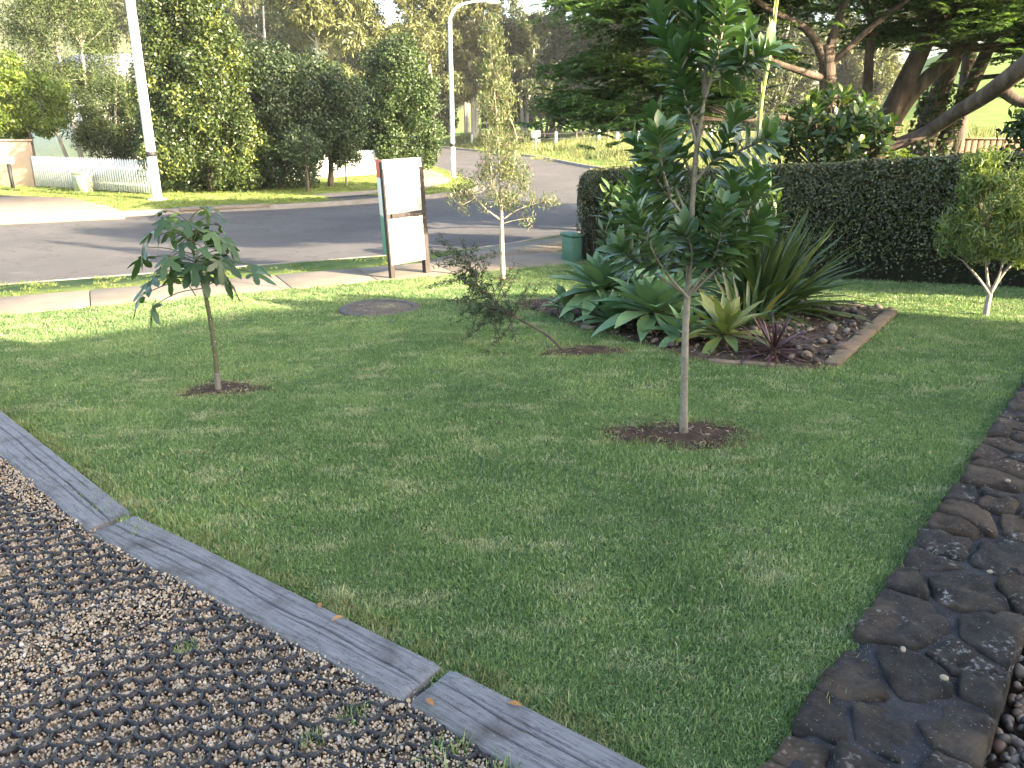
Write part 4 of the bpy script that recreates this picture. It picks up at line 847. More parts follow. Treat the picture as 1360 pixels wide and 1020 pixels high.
# ------------------------------------------------------------------ sign board
sg = thing('sign_board', 'leaning white sale board on dark timber posts by the footpath', 'sign', (-1.8,11.59,-.42)); sg.rotation_euler = (0, R(-2.2), 0)
sgw = surf('white corflute', [(.3,(.56,.57,.50)),(.7,(.63,.64,.57))], 3, .55, .3, .05, world=False); sgd = surf('dark stained timber', [(.3,(.035,.029,.027)),(.7,(.065,.055,.051))], 7, .85, .2, .3, world=False, stretch=(1,1,.2))
sgc = plain('cream timber', (.62,.58,.46), .7); d1 = np.array([.727,.686]); rz = math.atan2(d1[1], d1[0]); wd = .73
def sb(name, m, t0, t1, z0, z1, off, th_, par=sg, dd=d1, bev=.004):
    n_ = np.array([dd[1], -dd[0]]); c = dd*(t0+t1)/2 + n_*off; return MB().box((c[0], c[1], (z0+z1)/2), (t1-t0, th_, z1-z0), math.atan2(dd[1], dd[0])).build(name, m, par, bevel=bev)
sb('post', sgd, .0, .07, -.12, 1.66, 0, .07); sb('post', sgd, wd-.085, wd+.005, -.12, 1.70, -.02, .09)
sb('panel', sgw, .02, wd-.09, .935, 1.55, .042, .012); sb('panel', sgw, .02, wd-.09, .20, .86, .042, .012)
sb('top_rail', sgc, .0, wd-.05, 1.555, 1.69, .045, .035); sb('middle_rail', sgd, .09, wd-.02, .862, .932, .045, .03)
d2 = np.array([-.285,.9585])
sb('side_panel', sgw, .01, .74, .86, 1.42, 0.03, .014, dd=d2); sb('red_panel', plain('red print', (.55,.09,.06), .5), .01, .74, 1.422, 1.68, .03, .014, dd=d2); sb('green_panel', plain('green print', (.05,.22,.12), .5), .01, .74, .28, .858, .03, .014, dd=d2)

# ------------------------------------------------------------------ street lamps
def lamp(label, base, h, r0, r1, arm, face):
    o = thing('street_lamp', label, 'street lamp', base)
    pth_ = [(0,0,-.1),(0,0,h*.5),(0,0,h-.9),(.06,0,h-.45),(.35,0,h-.1),(.9,0,h+.06),(arm,0,h+.1)]
    p = catmull(pth_, 7); MB().tube(p, np.interp(np.arange(len(p)), [0, 14, len(p)-1], [r0, (r0+r1)/2, r1*.6]), 14).build('pole', M['galv'], o, True)
    MB().tube([(0,0,-.05),(0,0,.04)], [r0*1.9,r0*1.9], 14).build('base_plate', M['galv'], o)
    MB().box((arm+.2,0,h+.08),(.6,.24,.12),0,.8).build('lamp_head', M['galv'], o, bevel=.03)
    MB().box((arm+.2,0,h+.012),(.4,.16,.03)).build('lamp_glass', M['white_paint'], o, bevel=.01)
    MB().box((0,-r0*.97,.75),(r0*.9,.02,.34)).build('access_hatch', M['galv'], o, bevel=.004)
    MB().tube([(0,0,1.28),(0,0,1.42)], [r0*1.03]*2, 14).build('marker_band', M['black'], o); o.rotation_euler = (0,0,face); return o
lamp('thin grey curved-arm street lamp at the road bend', (-2.57,35.7,-.46), 6.9, .105, .06, 1.6, 0.0)
lamp('tall pale street lamp pole in front of the lilly pilly at left', (-10.9,24.85,-.46), 8.2, .15, .09, 1.8, -1.2)

# ------------------------------------------------------------------ fences and street furniture across the road
pk = MB(); pw_ = .085; pk.add([(-pw_/2,-.01,0),(pw_/2,-.01,0),(pw_/2,-.01,1.0),(0,-.01,1.07),(-pw_/2,-.01,1.0),(-pw_/2,.01,0),(pw_/2,.01,0),(pw_/2,.01,1.0),(0,.01,1.07),(-pw_/2,.01,1.0)],
    [(0,1,2,3,4),(9,8,7,6,5)], [(0,5,6,1),(1,6,7,2),(2,7,8,3),(3,8,9,4),(4,9,5,0)]); pkm = pk.mesh('picket', M['white_paint'])
def picket_fence(label, p, q, step=.13, hgt=1.0):
    o = thing('picket_fence', label, 'fence', (p[0], p[1], -.45)); d = np.array(q)-np.array(p); L = float(np.hypot(*d)); rz = math.atan2(d[1], d[0]); o.rotation_euler = (0,0,rz)
    for k in range(int(L/step)): c = part('picket', pkm, o); c.location = (k*step, -.03, .04+random.uniform(-.008,.008)); c.scale = (1,1,hgt)
    for z0 in (.28,.8): MB().box((L/2,0,z0*hgt),(L,.035,.08)).build('rail', M['white_paint'], o)
    for k in range(int(L/2.2)+1): MB().box((min(k*2.2,L-.05),.06,.5*hgt),(.1,.09,1.15*hgt)).build('post', M['white_paint'], o)
    return o
picket_fence('white picket fence beside the tan wall at far left', (-17.5,30.0), (-11.6,26.5))
picket_fence('white picket fence behind the dark trees across the road', (-9.9,31.4), (-5.9,37.2), .12, 1.0)
tw_ = thing('rendered_wall', 'tan rendered wall end at the far left edge', 'wall', (-20.2,30.6,-.46)); tw_.rotation_euler = (0,0,-.17)
MB().box((0,0,.8),(5.2,.22,1.62)).build('wall_face', M['tan'], tw_, bevel=.01); MB().box((0,0,1.65),(5.3,.3,.07)).build('coping', M['tan'], tw_, bevel=.01)
lb = thing('letterbox', 'black letterbox post with white plate by the tan wall', 'letterbox', (-17.75,28.9,-.46)); MB().box((0,0,.42),(.09,.09,.9)).build('post', M['black'], lb); MB().box((-.02,0,1.0),(.34,.26,.24)).build('box', M['white_paint'], lb, bevel=.02)
cb_ = thing('service_cabinet', 'pale green service cabinet in front of the picket fence', 'cabinet', (-14.6,27.7,-.46)); cb_.rotation_euler = (0,0,-.3)
MB().box((0,0,.3),(.44,.4,.62)).build('cabinet_body', M['pale_box'], cb_, bevel=.02); MB().box((0,0,.635),(.48,.44,.05)).build('cabinet_lid', M['pale_box'], cb_, bevel=.015); MB().box((0,-.206,.3),(.34,.012,.46)).build('cabinet_door', M['pale_box'], cb_)
# house behind the trees at left
wh = thing('white_house', 'white house glimpsed behind the trees at far left', 'house', (-21.0,47,-.45)); wh.rotation_euler = (0,0,-.25)
MB().box((0,0,2.1),(10,7,4.2)).build('wall', M['white_paint'], wh)
for xx in (-3.2,0,3.0): w_ = MB().box((xx,-3.52,2.4),(1.5,.06,1.3)).build('window', M['white_paint'], wh); MB().box((xx,-3.56,2.4),(1.3,.05,1.1)).build('pane', M['glass'], w_)
rf = MB(); rf.add([(-5.6,-4.1,4.2),(5.6,-4.1,4.2),(5.6,4.1,4.2),(-5.6,4.1,4.2),(-3.5,0,5.9),(3.5,0,5.9)], [(0,1,5,4),(2,3,4,5)], [(1,2,5),(3,0,4)], [(3,2,1,0)]); rf.build('roof', M['roof'], wh)
# timber fence at right behind the garden
bf = thing('brown_board_fence', 'brown timber board fence under the big trees at right', 'fence', (10.3,20.3,-.45)); bdm = MB().box((0,0,.92),(.145,.025,1.84)).mesh('board', M['brown_fence'])
for k in range(26): c = part('board', bdm, bf); c.location = (k*.15,0,random.uniform(-.01,.01)); c.rotation_euler = (0,0,random.uniform(-.02,.02))
MB().box((1.9,.04,.4),(3.9,.05,.08)).build('rail', M['brown_fence'], bf); MB().box((1.9,.04,1.5),(3.9,.05,.08)).build('rail', M['brown_fence'], bf); MB().box((1.9,0,1.86),(3.95,.09,.04)).build('cap_rail', M['tan'], bf)
# post and wire fence of the paddock
pf = thing('paddock_fence', 'white-posted wire fence along the paddock beyond the bend', 'fence')
pts_ = [(-4.5,93),(-1.0,87),(2.2,82),(4.1,77.5),(7.6,72.5),(8.9,70),(10.4,68),(11.6,65),(14.5,60.5),(18,57)]
ph = [float(ground_h(np.array(q[0]),np.array(q[1]))) for q in pts_]
for (x0,y0), z0 in zip(pts_, ph): MB().tube([(x0,y0,z0-.2),(x0,y0,z0+1.0),(x0,y0,z0+1.08)], [.13,.125,.09], 8).build('post', M['white_paint'], pf)
for hh in (.45,.9): MB().tube([(x0,y0,z0+hh) for (x0,y0), z0 in zip(pts_, ph)], [.018]*len(pts_), 5).build('wire', M['galv'], pf)
for k in range(9):
    a_, b_ = pts_[k], pts_[k+1]; x0, y0 = (a_[0]+b_[0])/2, (a_[1]+b_[1])/2; z0 = float(ground_h(np.array(x0),np.array(y0))); MB().tube([(x0,y0,z0-.1),(x0,y0,z0+1.0)], [.05,.045], 6).build('dropper', M['bark_grey'], pf)
cs = thing('chevron_sign', 'small white chevron road sign at the bend', 'road sign', (1.95,68.5,float(ground_h(np.array(1.95),np.array(68.5)))))
MB().tube([(0,0,-.2),(0,0,1.35)], [.05,.05], 8).build('post', M['galv'], cs); MB().box((0,-.06,1.25),(.8,.03,.9)).build('board', plain('dark sign face', (.12,.13,.11), .6), cs, bevel=.01)
MB().add([(.30,-.085,.85),(.02,-.085,.85),(-.34,-.085,1.25),(.02,-.085,1.65),(.30,-.085,1.65),(-.04,-.085,1.25),(.30,-.079,.85),(.02,-.079,.85),(-.34,-.079,1.25),(.02,-.079,1.65),(.30,-.079,1.65),(-.04,-.079,1.25)], [(0,5,2,1),(5,4,3,2)], [(0,1,7,6),(1,2,8,7),(2,3,9,8),(3,4,10,9),(4,5,11,10),(5,0,6,11)]).build('chevron', M['white_paint'], cs)

# ------------------------------------------------------------------ trees across the road
T0 = lambda x, y: (x, y, -.46)
lil = tree('lilly_pilly_tree', 'large dense sunlit lilly pilly tree with yellow tips behind the left lamp pole', 'tree', T0(-10.4,28.0),
     [(0,0,1.5,2.2,1.9,1.6,120),(-.1,0,3.4,1.95,1.8,1.6,110),(.05,0,5.1,1.5,1.4,1.5,70),(.1,0,6.4,.8,.8,.9,22)], [([(0,0,-.1),(.1,0,1.2),(0,.1,3.5),(0,0,5.8)],.2,.05)], LM['lilly'], M['bark_dark'], (.125,.065), 235, (.32,.58), 18, 1.05, .3)
ng = MB(); kk_ = 34; a_ = rng.uniform(-2.9,-.2,kk_); z_ = rng.uniform(.6,6.6,kk_); rr_ = np.interp(z_, [0,1.5,3.4,5.1,6.6], [1.9,2.3,2.1,1.6,.8])
for q in range(kk_):
    m_ = rng.integers(14,40); c0 = np.array([math.cos(a_[q])*rr_[q], math.sin(a_[q])*rr_[q], z_[q]]); leaves(ng, c0+rng.normal(0,1,(m_,3))*np.array([.11,.11,.17]), unit(m_)+np.array([0,-.4,.4]), .12, .05)
ng.build('new_growth', leafmat('yellow young leaves', [(0,(.09,.12,.026)),(.6,(.15,.175,.036)),(1,(.21,.215,.05))], .45, .35, .35), lil)
tree('dark_evergreen_tree', 'dark shaded evergreen tree right of the lilly pilly', 'tree', T0(-8.3,29.2),
     [(0,0,1.3,1.5,1.3,1.4,70),(.1,0,3.0,1.4,1.3,1.4,65),(.1,0,4.2,.7,.7,.6,14)], [([(0,0,-.1),(.1,0,1.2),(0,.1,3.6)],.14,.04)], LM['dark'], M['bark_dark'], (.12,.065), 250, (.3,.55), 14, 1, .3)
tree('dark_evergreen_tree', 'dark shaded evergreen tree left of the rounded tree', 'tree', T0(-6.75,30.2),
     [(0,0,2.0,1.35,1.2,1.2,60),(.05,0,3.2,1.15,1.1,1.0,44),(-.2,0,3.9,.5,.5,.5,9)], [([(0,0,-.1),(.1,0,1.2),(0,.1,3.2)],.13,.04)], LM['dark'], M['bark_dark'], (.12,.065), 250, (.3,.55), 14, 1, .3)
tree('small_round_tree', 'small dark street tree with bare trunk in front of the white fence', 'tree', T0(-6.95,27.6), [(0,0,1.45,.75,.7,.55,44)], [([(0,0,-.1),(.02,0,.5),(0,0,1.2)],.075,.03)], LM['dark'], M['bark_dark'], (.09,.045), 90, (.18,.34), 10)
tree('small_round_tree', 'small young street tree on thin trunk left of the sign', 'tree', T0(-6.2,30.4), [(.1,0,1.35,.62,.6,.5,36)], [([(0,0,-.1),(.02,0,.5),(0,0,1.2)],.045,.02)], LM['mid'], M['bark_grey'], (.09,.045), 80, (.16,.3), 10)
tree('rounded_tree', 'rounded mid green tree above the sign', 'tree', T0(-5.3,38.2),
     [(0,0,1.6,2.1,1.8,1.5,90),(.1,0,3.4,1.8,1.6,1.5,85),(0,0,4.9,1.15,1.1,1.0,40)], [([(0,0,-.1),(.1,0,1.2),(0,.1,4)],.18,.05)], LM['mid'], M['bark_dark'], (.14,.075), 230, (.35,.62), 14, 1, .3)
tree('yellow_green_tree', 'bright yellow green sunlit tree above the tan wall', 'tree', T0(-18.6,31.6), [(0,0,3.1,1.75,1.6,1.55,100)], [([(0,0,-.1),(.2,0,1.2),(.1,.1,3)],.14,.05)], LM['bright'], M['bark_grey'], (.15,.075), 150, (.3,.5), 14)
tree('wispy_tree', 'tall wispy grey green tree with pale stems behind the picket fence', 'tree', T0(-19.6,37.5),
     [(0,0,3.0,2.6,2.0,1.9,70),(-.3,0,6.0,2.4,2.0,2.2,80),(.2,0,8.4,1.8,1.6,1.5,40)], [([(0,0,-.1),(-.2,0,3),(-.5,0,8.5)],.14,.04), ([(.3,0,-.1),(.6,0,3),(.9,0,8)],.12,.04), ([(-.5,0,-.1),(-1.2,0,3),(-1.6,0,7)],.1,.03)], LM['wispy'], M['bark_pale'], (.22,.045), 150, (.45,.85), 34, .9, .2, .9, .4, .2)
tree('wispy_tree', 'shorter wispy tree leaning over the picket fence', 'tree', T0(-15.9,33.8), [(0,0,2.6,1.5,1.3,1.6,50),(-.6,0,1.4,1.2,1,.8,24)], [([(0,0,-.1),(-.2,0,2),(.1,0,4)],.08,.03), ([(.2,0,-.1),(.5,0,2),(.8,0,3.6)],.06,.02)], LM['wispy'], M['bark_pale'], (.2,.045), 140, (.35,.65), 20, .9, .2, .9, .3, .2)
tree('background_shrub_tree', 'dark spreading tree behind the picket fence beside the lilly pilly', 'tree', T0(-13.7,34.5), [(0,0,1.6,1.9,1.5,1.7,70),(.3,0,3.4,1.4,1.2,1.3,40)], [([(0,0,-.1),(.1,0,1.5),(0,0,3.5)],.12,.04)], LM['mid'], M['bark_dark'], (.16,.08), 200, (.35,.6), 12)
# gum row beyond the bend
def gum(label, x, y, h, w, lm='gum', seed=0, bare=.35, per=70, dens=1.0, lf=(.55,.16), tk_=.3):
    z = float(ground_h(np.array(x), np.array(y))); r = random.Random(seed); tr = []
    for k in range(r.choice((1,2,2))):
        dx = r.uniform(-.12,.12)*w*2; tr.append(([(dx*.2,0,-.3),(dx*.5,0,h*.3),(dx*1.2,r.uniform(-.5,.5),h*.62),(dx*1.8,0,h*.92)], tk_*r.uniform(.75,1.1), .07))
    lob = []
    for k in range(int(13*dens)):
        f = bare + (1-bare)*r.random(); a = r.random()*6.28; rr = w*(.25+.65*r.random())*(1.1-.5*abs(f-.65)); sz = w*r.uniform(.28,.48); lob.append((math.cos(a)*rr, math.sin(a)*rr*.7, h*f, sz, sz, sz*.9, 16))
    return tree('gum_tree', label, 'tree', (x, y, z), lob, tr, LM[lm], M['bark_pale'], lf, per, (w*.12,w*.24), 22, .9, .2, .9, -.5, .15, 'gum trees beyond the road bend', 8, .4)
gum('tall pale-trunked gum tree behind the two dark evergreens', -17.5,76,17,4.6,'gum',1,.25,80,1.5)
gum('pale gum tree behind the left of the rounded tree', -12.6,84,18.5,4.4,'gum',2,.3,80,1.5)
gum('grey green gum tree showing between lilly pilly and dark evergreens', -25.5,88,15.5,4.2,'gum_shade',3,.2,70,1.3)
gum('gum tree whose crown stands left of the far street lamp', -8.6,92,17.5,4.4,'gum',4,.3,80,1.4)
gum('gum tree with dark lower trunks behind the far street lamp', -4.4,98,16.5,4.4,'gum',5,.3,80,1.5)
gum('lower gum tree right of the far street lamp', 1.6,101,12.5,4.2,'gum_shade',6,.35,75,1.5)
gum('gum tree over the chevron sign with gaps of sky', 7.4,92,15.5,4.4,'gum_shade',7,.25,75,1.5)
gum('tall dark gum tree behind the feathery canopy', 13,86,16.5,5.0,'gum_shade',8,.2,80,1.6)
gum('dark gum tree behind the slender young magnolia', 18.5,80,14.5,4.8,'gum_shade',9,.2,80,1.6)
gum('gum tree deep behind the rounded tree', -15.2,104,19.5,4.6,'gum_shade',10,.3,70,1.4)
gum('gum tree deep behind the far street lamp', -6.2,112,18,4.8,'gum_shade',11,.35,70,1.4)
gum('gum tree far behind the dark evergreens', -30,104,17,5,'gum_shade',12,.25,70,1.4)
for k, (x, y, h, w) in enumerate(((-40,118,20,6),(-52,112,18,6),(-33,126,22,6.5),(-22,122,22,6),(-13,128,22,6),(-2,126,17,6),(14,120,15,6),(24,112,17,6),(33,108,18,6.5),(44,104,19,7),(28,92,14,5.5))):
    gum('back row gum tree ' + ['behind the left lamp pole','behind the wispy tree at far left','behind the lilly pilly crown','over the gap right of the lilly pilly','behind the rounded tree crown','right of the far lamp head under the sky gap','behind the feathery canopy','behind the magnolia crown','behind the glossy bush','at the far right above the paddock','behind the yellow flower stalk'][k], x, y, h, w, 'gum_shade' if k % 3 else 'gum', 40+k, .12, 75, 1.5, (.75,.24))
for k, (x, y, h, w) in enumerate(((3.2,84,6.2,3.2),(8.2,80,5.6,2.8),(12.6,77,6.6,3.2),(17.2,74,6.0,3.0),(22,72,7,3.4),(-1.5,103,6.5,3.4),(5.2,98,7,3.8),(10.5,95,7.5,3.6))):
    lb_ = ['low dark paddock tree behind the chevron sign','multi-stemmed low tree behind the white fence posts','low spreading tree beyond the right fence posts','low tree seen through the left magnolia leaves','low paddock tree seen right of the magnolia trunk','dark understorey tree behind the slim pale tree','dark understorey tree far behind the chevron sign','far understorey tree behind the white fence posts'][k]
    z = float(ground_h(np.array(x), np.array(y))); rr = random.Random(k)
    tree('paddock_tree', lb_, 'tree', (x,y,z), [(rr.uniform(-1,1)*w*.4,0,h*f,w*.75,w*.6,h*.16,22) for f in (.45,.6,.8)], [([(dx*.3,0,-.2),(dx,0,h*.3),(dx*2,0,h*.75)],.2,.06) for dx in (-.9,-.3,.4,.9)], LM['gum_shade'], M['bark_dark'], (.42,.16), 80, (.5,.95), 20, .8, .3, group='low trees along the paddock fence')

# ------------------------------------------------------------------ big spreading trees behind the hedge
def layered(name, label, base, trunks, pads, n_leaf=1.0, lm='poin', bark='bark_brown', limbs=40):
    root = thing(name, label, 'tree', base); mb = MB(); ends = []
    for path, r0, r1 in trunks:
        p = catmull(path, 6); mb.tube(p, np.linspace(r0, r1, len(p)), 12); ends += [(p[int(len(p)*f)], r0+(r1-r0)*f) for f in (.4,.55,.7,.85,.99)]
    cb = MB(); C = []
    for x, y, z, rx, ry, nf in pads:
        k = int(nf*n_leaf*3.0); u = rng.normal(0,.5,(k,2)); c0 = np.c_[x+u[:,0]*rx, y+u[:,1]*ry, z - .35*(u[:,0]**2+u[:,1]**2)*min(rx,ry)*.55 + rng.normal(0,.10,k)]; C.append(c0)
    C = np.concatenate(C); dirs = C[:,:2].copy()
    # each frond: a flat feather of paired pinnae
    az = rng.random(len(C))*6.28; NP = 13; t = np.linspace(.08,1,NP)
    fl = rng.uniform(.38,.62,len(C)); dx, dy = np.cos(az), np.sin(az)
    P_ = C[:,None,:] + np.stack([dx[:,None]*t*fl[:,None], dy[:,None]*t*fl[:,None], (.06*t - .24*t*t)*fl[:,None]], -1)
    for sd in (-1,1):
        tdir = np.stack([-dy[:,None]*sd*np.ones(NP)+dx[:,None]*.5, dx[:,None]*sd*np.ones(NP)+dy[:,None]*.5, -.25*np.ones((len(C),NP))], -1).reshape(-1,3)
        L_ = (.17*np.sin(np.clip(t*1.05,0,1)*math.pi*.9+.18)+.03); Lr = np.tile(L_, len(C)); cc = P_.reshape(-1,3) + tdir/np.linalg.norm(tdir,axis=1)[:,None]*(Lr*.5)[:,None]
        nrm = np.tile(np.array([0,0,1.]), (len(cc),1)) + rng.normal(0,.28,(len(cc),3)); leaves(cb, cc, nrm, .15, .05, tdir, .02)
    for k in rng.choice(len(C), min(limbs,len(C)), replace=False):
        e = min([q for q in ends if q[0][2] < C[k][2]+.4] or ends, key=lambda q: np.linalg.norm(q[0]-C[k])); p = bend(e[0], C[k], .1, 6); mb.tube(p, np.linspace(max(.012,e[1]*.4),.006,6), 6, False)
    mb.build('trunk', M[bark], root, True); cb.build('crown', LM[lm], root); return root
layered('poinciana_tree', 'spreading feathery poinciana with forking pale branches behind the glossy bush', (6.3,16,-.45),
    [([(0,0,-.1),(-.1,0,1.4),(-.35,0,3.1),(-.42,0,3.6)],.19,.13), ([(-.38,0,3.2),(-.8,-.1,3.8),(-1.45,-.2,4.1),(-2.6,-.4,4.6),(-3.8,-.5,4.8)],.085,.03), ([(-.4,0,3.4),(-.15,.1,4.3),(.2,0,5.2)],.095,.04), ([(-.36,0,3.0),(-1.2,-.3,3.2),(-2.2,-.5,3.5),(-3.2,-.7,3.8)],.075,.02), ([(-.36,0,3.2),(.3,-.2,3.9),(1.2,-.4,4.6)],.075,.03), ([(-.2,0,1.9),(-1.1,-.3,2.3),(-2.0,-.5,2.25)],.065,.025)],
    [(-3.9,-.2,4.3,1.1,1.3,90),(-4.4,.6,3.4,1.0,1.1,80),(-3.4,.4,3.1,1.0,1.2,80),(-2.6,-.2,4.9,1.2,1.4,90),(-1.2,.0,5.4,1.4,1.6,100),(-3.0,1.6,4.0,1.3,1.2,80),(.6,0,5.6,1.4,1.6,100),(1.8,-.4,4.9,1.2,1.4,90),(-1.9,.8,3.7,1.1,1.1,70),(-4.3,1.2,4.7,1.1,1.1,70),(-1.4,1.2,4.6,1.3,1.3,80),(-4.9,.4,2.7,.8,.9,70),(-4.2,-.3,2.5,.9,1.0,80),(-3.2,1.0,2.5,.9,1.0,70),(-2.6,.4,2.9,.9,1.0,60)], 1.0)
layered('spreading_tree', 'thick leaning trunked tree with streaked sunlit bark behind the curved branch', (7.6,17.2,-.45),
    [([(-.1,0,-.1),(.0,0,1.4),(.1,0,2.1),(.55,0,3.4),(1.0,0,4.6)],.29,.15), ([(0,0,1.7),(.5,0,2.7),(1.2,-.1,3.5),(1.9,-.2,4.4)],.2,.1), ([(-.15,0,1.5),(-.3,.1,2.8),(-.4,.1,4.2)],.14,.07)],
    [(1.2,0,5.0,1.6,1.6,110),(2.4,-.6,4.4,1.4,1.4,100),(-.2,0,5.2,1.5,1.5,90),(2.0,.8,5.6,1.5,1.5,90),(3.0,-.8,3.7,1.0,1.0,60),(.6,-1.0,4.5,1.2,1.0,60),(1.6,-1.6,4.0,1.2,.9,80),(2.6,-2.0,3.7,1.0,.9,80),(.4,.6,4.1,1.3,1.0,70),(3.4,-1.4,4.2,1.0,1.0,70)], 1.0)
layered('ivy_clad_tree', 'twin-trunked tree with ivy at its foot by the brown fence', (9.2,18.6,-.45),
    [([(.0,0,-.1),(.05,0,1.6),(.25,0,2.9),(.6,0,4.2)],.3,.16), ([(.3,0,.9),(.65,0,2.2),(1.1,0,3.6),(1.4,0,4.6)],.2,.1)],
    [(.6,-.4,4.6,1.5,1.4,100),(2.0,-.8,4.3,1.3,1.3,100),(1.6,-.2,5.4,1.6,1.5,100),(2.4,-1.2,3.4,.9,.9,60),(-.6,0,5.2,1.3,1.3,80)], 1.0, bark='bark_dark')
tree('tall_shade_tree', 'tall dark tree whose crown closes the top right corner behind the other trunks', 'tree', (10.6,19.9,-.45), [(0,0,6.6,3.0,2.4,1.9,110),(.3,0,9.3,2.4,2.0,1.5,60)], [([(0,0,-.1),(.1,0,2.5),(0,0,5.5),(0,0,8)],.22,.08)], LM['dark'], M['bark_dark'], (.2,.1), 150, (.45,.8), 16)
tree('tall_shade_tree', 'dark tree beyond the right edge that shades the road', 'tree', (13.2,7.9,-.3), [(0,0,7.3,2.8,1.9,.8,100)], [([(0,0,-.1),(.1,0,2),(0,0,4.5),(0,0,7)],.2,.08)], LM['dark'], M['bark_dark'], (.2,.1), 110, (.4,.7), 16)
iv = MB(); k_ = 1500; zz = rng.random(k_)*3.0; th_ = rng.random(k_)*6.28; rr_ = .34+rng.random(k_)*.18; leaves(iv, np.c_[9.22+.12*zz+np.cos(th_)*rr_, 18.6+np.sin(th_)*rr_, -.4+zz], unit(k_)+np.array([0,-.5,.2]), .12, .09)
o = iv.build('ivy', LM['mid']); tag(o, 'ivy leaves clinging round the twin-trunked tree', 'ivy')
cbh = thing('curved_bough', 'thick smooth curved brown bough sweeping down to the glossy bush', 'tree', (7.6,11.6,-.4))
MB().tube(catmull([(.15,-.3,4.2),(-.15,0,3.35),(-.45,.4,2.86),(-.56,.9,2.56),(-.70,1.4,2.31),(-.88,1.85,2.03),(-1.44,1.9,1.79),(-1.9,1.95,1.6)], 6), np.linspace(.155,.085,43), 14).build('bough', M['bark_brown'], cbh, True)
MB().tube(catmull([(.9,-.6,-.1),(.7,-.5,1.6),(.35,-.35,3.2),(.15,-.3,4.3)], 6), np.linspace(.3,.2,19), 14).build('trunk', M['bark_brown'], cbh, True)
MB().tube(catmull([(-.5,.7,2.66),(-.2,.6,2.45),(.2,.4,2.4)], 5), np.linspace(.09,.05,11), 10).build('side_branch', M['bark_brown'], cbh, True)
cb = MB(); C, Rr = cluster_pts([(.9,-.6,5.6,1.4,1.3,.8,36)], (.3,.5)); crown(cb, C, Rr, 90, .12, .06); cb.build('crown', LM['mid'], cbh)
tree('dark_leafy_shrub', 'dark broad-leaved shrub at the right edge below the bough', 'shrub', (8.55,12.6,-.4), [(0,0,2.0,.75,.7,.85,50)], [([(0,0,-.1),(.05,0,1),(0,0,2)],.06,.03)], LM['broad_i'], M['bark_grey'], (.16,.07), 60, (.22,.4), 10)
# glossy broad-leaved bush
bush = thing('glossy_bush', 'broad-leaved glossy bush with sunlit yellow painted into its leaves behind the hedge', 'bush', (5.25,13.6,-.42)); mb = MB()
bl = [blade_leaf('leaf', LM['broad'], 1, .46, 5, .12+.1*(k % 3), .25, .58, .12, k+20) for k in range(4)]; cnt = 0; ex = MB(); r_ = random.Random(8)
mb.tube(catmull([(0,0,-.1),(.02,0,.8),(-.02,0,1.7),(.0,0,2.4)], 5), np.linspace(.09,.04,16), 10)
mb.tube(catmull([(.05,0,.0),(.12,-.05,.9),(.16,-.05,1.6)], 5), np.linspace(.085,.07,11), 10)
tips = []
for k in range(96):
    u = unit(1)[0]; u[2] = abs(u[2])*1.1 - .35; c = np.array([0,0,2.05]) + u*np.array([1.02,.95,.95])*(.62+.38*r_.random()); tips.append((c, u))
for c, u in tips:
    e = np.array([u[0]*.2, u[1]*.2, 1.5+.3*u[2]]); mb.tube(bend(e, c, .08), np.linspace(.018,.006,5), 5, False)
    for q in range(9):
        az = q*2.4+c[0]*9; td = Vector(u*.7+np.array([0,0,.7])).normalized(); e1 = td.cross(Vector((.3,.9,.1))).normalized(); e2 = td.cross(e1); spd = .5+.09*q
        d = td*math.cos(spd) + (e1*math.cos(az)+e2*math.sin(az))*math.sin(spd); m4 = frame(Vector(c)-td*.015*q, d, td+Vector((0,0,.3)), r_.uniform(.15,.23), r_.uniform(-.4,.4))
        if u[1] < .25 and u[2] > -.25 and cnt < 300 and q < 6: part('leaf', bl[r_.randrange(4)], bush, m4); cnt += 1
        else: src = bl[r_.randrange(4)]; ex.add(np.array([m4 @ v.co for v in src.vertices]), np.array([list(p_.vertices) for p_ in src.polygons]))
mb.build('trunk', M['bark_brown'], bush, True)
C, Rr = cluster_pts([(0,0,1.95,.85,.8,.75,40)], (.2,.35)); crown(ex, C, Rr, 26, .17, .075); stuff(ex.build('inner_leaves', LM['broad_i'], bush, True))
# strappy understorey behind the hedge
for k, (x, y, lb_) in enumerate(((6.55,12.3,'leafy dark strap plant behind the hedge below the curved bough'),(7.35,12.0,'leafy dark strap plant behind the hedge before the brown fence'),(7.9,11.3,'leafy dark strap plant behind the hedge at the right'))):
    q = strap_plant('clivia_plant', lb_, (x,y,.42), 46, 1.15, .085, LM['strap'], 30+k); MB().tube([(0,0,-.9),(0,0,.05)], [.16,.12], 8).build('stem', M['bark_brown'], q)
tree('variegated_shrub', 'small pale green shrub beside the glossy bush trunk', 'shrub', (6.15,12.9,-.42), [(0,0,1.45,.32,.3,.32,22)], [([(0,0,-.1),(0,0,.6),(0,0,1.3)],.03,.015)], LM['bright'], M['bark_grey'], (.08,.05), 46, (.12,.2), 8)
# red-leaf accent on ivy tree foot
# far hills
hm = surf('forested hill', [(.3,(.05,.065,.035)),(.7,(.10,.115,.06))], .06, .95, .1, .9, .3, 3)
def hill(x0, y0, rx, ry, h, seed):
    X, Y = np.meshgrid(np.linspace(-1,1,70), np.linspace(-1,1,40), indexing='ij'); r2 = np.clip(1-X**2-Y**2, 0, 1); Z = h*r2**1.2*(1+.35*fnoise(X*3,Y*3,seed)) + 5*fnoise(X*22,Y*22,seed+3)*r2**.3
    struct(MB().grid(np.stack([x0+X*rx, y0+Y*ry, Z-6], -1)).build('hill', hm, smooth=True))
hill(-330,620,260,160,118,1); hill(-90,760,260,140,72,2); hill(120,800,240,140,60,3)

